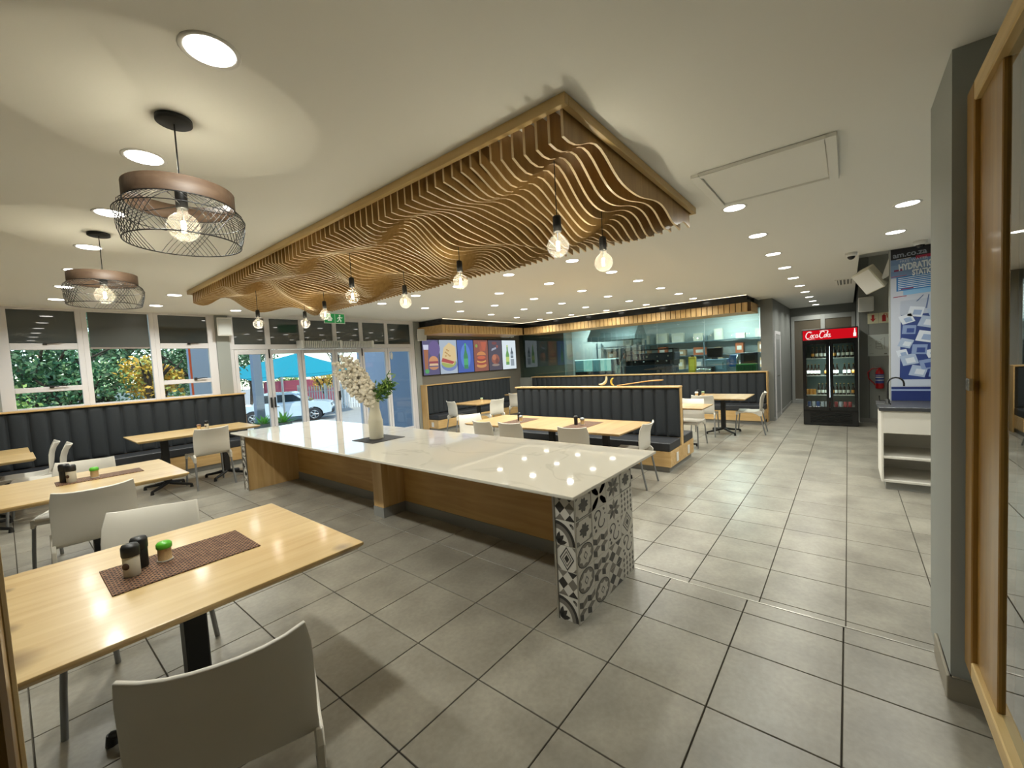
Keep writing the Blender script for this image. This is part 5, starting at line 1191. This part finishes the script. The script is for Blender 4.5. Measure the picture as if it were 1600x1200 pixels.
# agaves in pots by the door
def agave(x_, y_, r_, ztop, label):
    t = thing('potted_agave', label, 'plant', (x_, y_, -.2), 0, 'agaves outside the shopfront'); zp = ztop - r_ * .62
    MB().lathe([(.0, -.1995), (.13, -.1995), (.19, zp), (.17, zp), (.16, zp - .04), (0, zp - .04)], x_, y_, 0, 18).build('pot', M['dark_wall'], t)
    rn = random.Random(int(x_ * 100))
    for k in range(22):
        a = k * 2.4; e = .15 + 1.05 * (k / 22); dv = Vector((math.cos(a) * math.cos(e), math.sin(a) * math.cos(e), math.sin(e))); sd = dv.cross(Vector((0, 0, 1))).normalized(); b0 = Vector((x_, y_, zp - .03)); l = r_ * rn.uniform(.85, 1.1)
        up_ = sd.cross(dv); w_ = .035
        mb = MB(); mid = b0 + dv * l * .45
        mb.add([b0 - sd * .015, b0 + sd * .015, mid + sd * w_ + up_ * .008, mid - up_ * .012, mid - sd * w_ + up_ * .008, b0 + dv * l], [(0, 3, 4), (0, 1, 3), (1, 2, 3), (4, 3, 5), (3, 2, 5), (0, 4, 5, 2, 1)])
        mb.build('leaf', AGM, t)
AGM = mat('agave_green', '86cf5a', .45, var=.2, vscale=8)
p1, p2 = uny(441, 645, 8.6), uny(411, 650, 8.3)
agave(p1.x, 8.6, .34, p1.z, 'bright green potted agave standing by the folding door handles'); agave(p2.x, 8.3, .26, p2.z, 'smaller bright green potted agave near the end of the window banquette')
# trees
LG = {'dark': ['2c4a2c', '42693a', '7f9a70'], 'mid': ['3d6a44', '5f9060', 'a0bd84'], 'lime': ['86ac4a', 'b4cf72', '5f8f44'], 'gold': ['e2bd48', 'd9a83a', 'b5b858'], 'bare': ['6a5f4a', '857a60', '9a8f70']}
LM = {k: [mat('leaf_%s_%d' % (k, i), c, .6) for i, c in enumerate(v_)] for k, v_ in LG.items()}
BARK = mat('bark', '4a3f33', .9, bump=.4, bscale=20)
def tree(x_, y_, h_, r_, kind, label, n=2600, ls=.13, z0=None, trunk=.12, squash=1.0, cat='tree'):
    t = thing('garden_tree' if cat == 'tree' else 'garden_bush', label, cat, (x_, y_, ZO), 0); rn = random.Random(int(x_ * 31 + y_ * 17))
    zc0 = ZO + h_ * .62 if z0 is None else z0
    tr = MB().tube([(x_, y_, ZO), (x_ + .12, y_, ZO + h_ * .3), (x_ - .1, y_ + .1, zc0 + .2)], [trunk, trunk * .75, trunk * .5], 8)
    for k in range(7):
        a = rn.uniform(0, 6.28); e = rn.uniform(.3, 1.1); tr.tube([(x_, y_, ZO + h_ * rn.uniform(.25, .5)), (x_ + math.cos(a) * r_ * .5, y_ + math.sin(a) * r_ * .5, zc0 + r_ * .1), (x_ + math.cos(a) * r_ * .9, y_ + math.sin(a) * r_ * .9, zc0 + math.sin(e) * r_ * .8)], [trunk * .5, trunk * .3, trunk * .1], 6)
    tr.build('trunk', BARK, t)
    mb = MB(); cl = [(Vector((rn.gauss(0, 1), rn.gauss(0, 1), rn.gauss(0, 1) * squash)).normalized() * r_ * rn.uniform(.25, .8), r_ * rn.uniform(.25, .5)) for _ in range(16)]
    for k in range(n):
        c_, cr_ = rn.choice(cl); p = Vector((x_, y_, zc0)) + c_ + Vector((rn.gauss(0, 1), rn.gauss(0, 1), rn.gauss(0, 1))).normalized() * cr_ * rn.uniform(.6, 1.05)
        if p.z < ZO + .05: continue
        d_ = Vector((rn.gauss(0, 1), rn.gauss(0, 1), rn.gauss(0, 1))).normalized(); s_ = d_.cross(Vector((rn.gauss(0, 1), rn.gauss(0, 1), rn.gauss(0, 1)))).normalized(); l = ls * rn.uniform(.6, 1.3)
        mb.poly([p, p + d_ * l * .5 + s_ * l * .28, p + d_ * l, p + d_ * l * .5 - s_ * l * .28], rn.choice((0, 1, 1, 2)))
    tag(mb.build('foliage', LM[kind], t), kind='stuff')
tree(-3.2, 12.6, 4.2, 2.0, 'mid', 'broad green tree outside the window over the corner tables', 3600, z0=1.5)
tree(-.9, 13.6, 4.6, 1.9, 'dark', 'dark green tree behind the first two garden windows', 3600, z0=1.8)
tree(-1.6, 11.6, 2.6, 1.1, 'lime', 'lime green shrub low outside the first garden window', 1600, .1, z0=.7, cat='bush')
tree(-.05, 12.6, 4.0, 1.15, 'mid', 'blue-green tree filling the middle garden window', 3000, .11, z0=1.3)
tree(1.0, 11.9, 3.6, .72, 'gold', 'golden yellow autumn tree in the middle garden window', 1900, .11, z0=1.55)
tree(2.75, 14.6, 4.6, 1.6, 'dark', 'dark tree behind the end garden window beside the pillar', 3200, z0=1.8)
tree(.2, 17.5, 6.0, 3.0, 'dark', 'tall dark tree far behind the garden shrubs', 3600, .2, z0=2.4)
tree(-5.2, 17.5, 6.0, 3.2, 'mid', 'tall green tree at the far edge of the garden', 3600, .2, z0=2.4)
tree(10.6, 34.0, 7.0, 3.0, 'dark', 'dark evergreen tree behind the shade sail and pickup', 4200, .2, z0=3.0)
tree(6.0, 32.0, 6.0, 2.4, 'dark', 'dark evergreen tree beyond the slim veranda post', 3400, .2, z0=2.4)
tree(14.2, 29.6, 3.0, 1.2, 'gold', 'yellow bush behind the white palisade fence', 1400, .14, z0=.75, cat='bush')
tree(19.5, 37.0, 7.0, 3.0, 'bare', 'bare-branched tree above the palisade fence', 900, .12, z0=3.4)
tree(26.0, 37.0, 7.0, 3.0, 'bare', 'sparse winter tree over the far end of the fence', 900, .12, z0=3.2)
tree(14.4, 36.0, 4.0, 1.6, 'lime', 'lime green tree behind the pickup bonnet', 1800, .16, z0=.9)
# pickup truck
tk = thing('pickup_truck', 'white double-cab pickup parked under the teal shade sail', 'car', (6.75, 22.5, ZO), math.atan2(-1.63, 2.51)); tk.scale = (.95, .95, .92)
tw = mat('white_car_paint', 'c6d6de', .25, coat=.6); tg = mat('car_glass', '26343c', .05, spec=.8); bk = mat('tyre', '26272a', .8)
def arch(cx): return [(cx + .47 * math.cos(a), .36 + .47 * math.sin(a)) for a in [PI - PI * k / 8 for k in range(9)]]
prof = [(-1.1, .45), (-.49, .42)] + arch(0) + [(.49, .36), (2.54, .36)] + arch(3.03) + [(3.52, .40), (3.93, .46), (3.98, .75), (3.90, 1.0), (3.60, 1.10), (2.85, 1.16), (-.2, 1.10), (-1.15, 1.10), (-1.17, .7)]
body = MB().prism(prof, 1, .0, 1.76); body.build('body', tw, tk, bevel=.03, bseg=2, world=False)
MB().prism([(-.05, 1.08), (2.85, 1.14), (2.15, 1.66), (1.9, 1.74), (.55, 1.76), (.18, 1.68)], 1, .10, 1.66).build('cab', tw, tk, bevel=.04, bseg=2, world=False)
for pts in ([(.22, 1.2), (1.12, 1.2), (1.12, 1.64), (.42, 1.64)], [(1.2, 1.2), (2.55, 1.22), (2.0, 1.62), (1.2, 1.64)]):
    MB().prism(pts, 1, .085, .105).build('side_window', tg, tk, bevel=.004, world=False); MB().prism(pts, 1, 1.655, 1.675).build('side_window', tg, tk, bevel=.004, world=False)
MB().add([(2.86, .2, 1.17), (2.86, 1.56, 1.17), (2.17, 1.5, 1.67), (2.17, .26, 1.67)], [(0, 1, 2, 3)]).build('windscreen', tg, tk, world=False)
for cx in (0, 3.03):
    for y_ in (.02, 1.52):
        wl = MB().lathe([(0, -.01), (.22, -.01), (.25, .0), (.37, .0), (.385, .03), (.385, .19), (.37, .22), (.0, .22)], 0, 0, 0, 26).xf(Matrix.Translation((cx, y_ - .02 + (.0), .385)) @ Matrix.Rotation(-PI / 2, 4, 'X')).build('wheel', bk, tk, world=False)
        rim = MB()
        for k in range(5): a = k * 2 * PI / 5; rim.tube([(0, 0, 0), (.21 * math.cos(a), .21 * math.sin(a), 0)], [.05, .035], 6)
        rim.ring((0, 0, 0), .22, .02, 24); rim.xf(Matrix.Translation((cx, y_ - .03 if y_ < 1 else y_ + .20, .385)) @ Matrix.Rotation(-PI / 2, 4, 'X')).build('rim', M['steel'], wl, world=False)
MB().box(3.86, 3.995, .12, .45, .80, .98).build('headlight', M['chrome'], tk, world=False); MB().box(3.86, 3.995, 1.31, 1.64, .80, .98).build('headlight', M['chrome'], tk, world=False)
MB().box(3.9, 4.02, .05, 1.71, .42, .62).build('bumper', bk, tk, bevel=.02, world=False); MB().box(2.4, 2.56, -.14, .02, 1.12, 1.28).build('wing_mirror', tw, tk, bevel=.02, world=False)
for x_ in (1.15, .35): MB().box(x_, x_ + .16, -.02, .0, .98, 1.01).build('door_handle', M['black'], tk, world=False)
MB().box(.9, .906, -.003, .0, .5, 1.1).build('door_seam', M['black'], tk, world=False)
# teal shade sail carport
ss = thing('shade_sail', 'teal peaked shade sail over the parked pickup', 'shade sail', (10.0, 24.5, ZO))
teal = mat('teal_cloth', '0c8a98', .8); teal.node_tree.nodes['Principled BSDF'].inputs['Emission Strength'].default_value = 0
ap1, ap2 = Vector((7.6, 20.6, 3.0)), Vector((9.1, 19.6, 2.9))
cs = [uny(380, 592, 23.5), uny(440, 589, 20.6), uny(548, 577, 22.6), Vector((14.2, 27.0, 2.0)), Vector((7.6, 28.5, 2.0))]
ap = uny(466, 551, 24.6)
def sailpatch(a, b, c):
    mb = MB(); n = 8; idx = {}; vs = []; fs = []
    for i in range(n + 1):
        for j in range(n + 1 - i):
            k = n - i - j; p = (a * i + b * j + c * k) / n; sag = -.35 * (j / n) * (k / n) * 4 * .5 - .25 * (i / n) * (1 - i / n)
            idx[(i, j)] = len(vs); vs.append((p.x, p.y, p.z + sag))
    for i in range(n):
        for j in range(n - i):
            fs.append((idx[(i, j)], idx[(i + 1, j)], idx[(i, j + 1)]))
            if j < n - i - 1: fs.append((idx[(i + 1, j)], idx[(i + 1, j + 1)], idx[(i, j + 1)]))
    n0 = len(vs); vs += [(x_, y_, z_ - .006) for x_, y_, z_ in vs]; fs += [tuple(n0 + q for q in f[::-1]) for f in fs]
    return mb.add(vs, fs, 0, True)
for k in range(5): sailpatch(ap, cs[k], cs[(k + 1) % 5]).build('sail_panel', teal, ss)
for k in (1, 3, 4): c_ = cs[k]; MB().tube([(c_.x, c_.y, ZO), (c_.x, c_.y, c_.z)], .05, 10).build('pole', M['steel'], ss)
for k in range(5): MB().tube([cs[k], cs[(k + 1) % 5]], .02, 6).build('edge_cable', teal, ss)
# palisade fence and red wall
fe = thing('palisade_fence', 'white steel palisade fence along the far side of the parking', 'fence', (unz(560, 636, ZO).x, unz(560, 636, ZO).y, ZO))
A_, B_ = unz(470, 643.5, ZO), unz(625, 630.5, ZO); dF = (B_ - A_).normalized(); LF = (B_ - A_).length; fan = math.atan2(dF.y, dF.x)
pk = MB().prism([(-.035, 0), (.035, 0), (.035, 1.62), (0, 1.72), (-.035, 1.62)], 1, -.008, .008).mesh('picket', M['white'])
for k in range(int(LF / .155)): inst('picket', pk, fe, A_ + dF * (k * .155) - Vector(fe.location), fan)
for z_ in (.35, 1.3): MB().tube([A_ + Vector((.03, .03, z_)), B_ + Vector((.03, .03, z_))], .025, 6).build('rail', M['white'], fe)
for k in range(5): q = A_ + dF * (LF * k / 4.0); MB().box(q.x - .05, q.x + .05, q.y + .03, q.y + .13, ZO, ZO + 1.8).build('post', M['white'], fe)
struct('wall_garden', MB().box(11.5, 17.5, 33.6, 33.9, ZO, .95), mat('red_plaster', '8f3f4e', .8))
struct('wall_street', MB().box(-30, 11.0, 39, 39.3, ZO, 1.2), mat('street_wall', '8f9a94', .8))
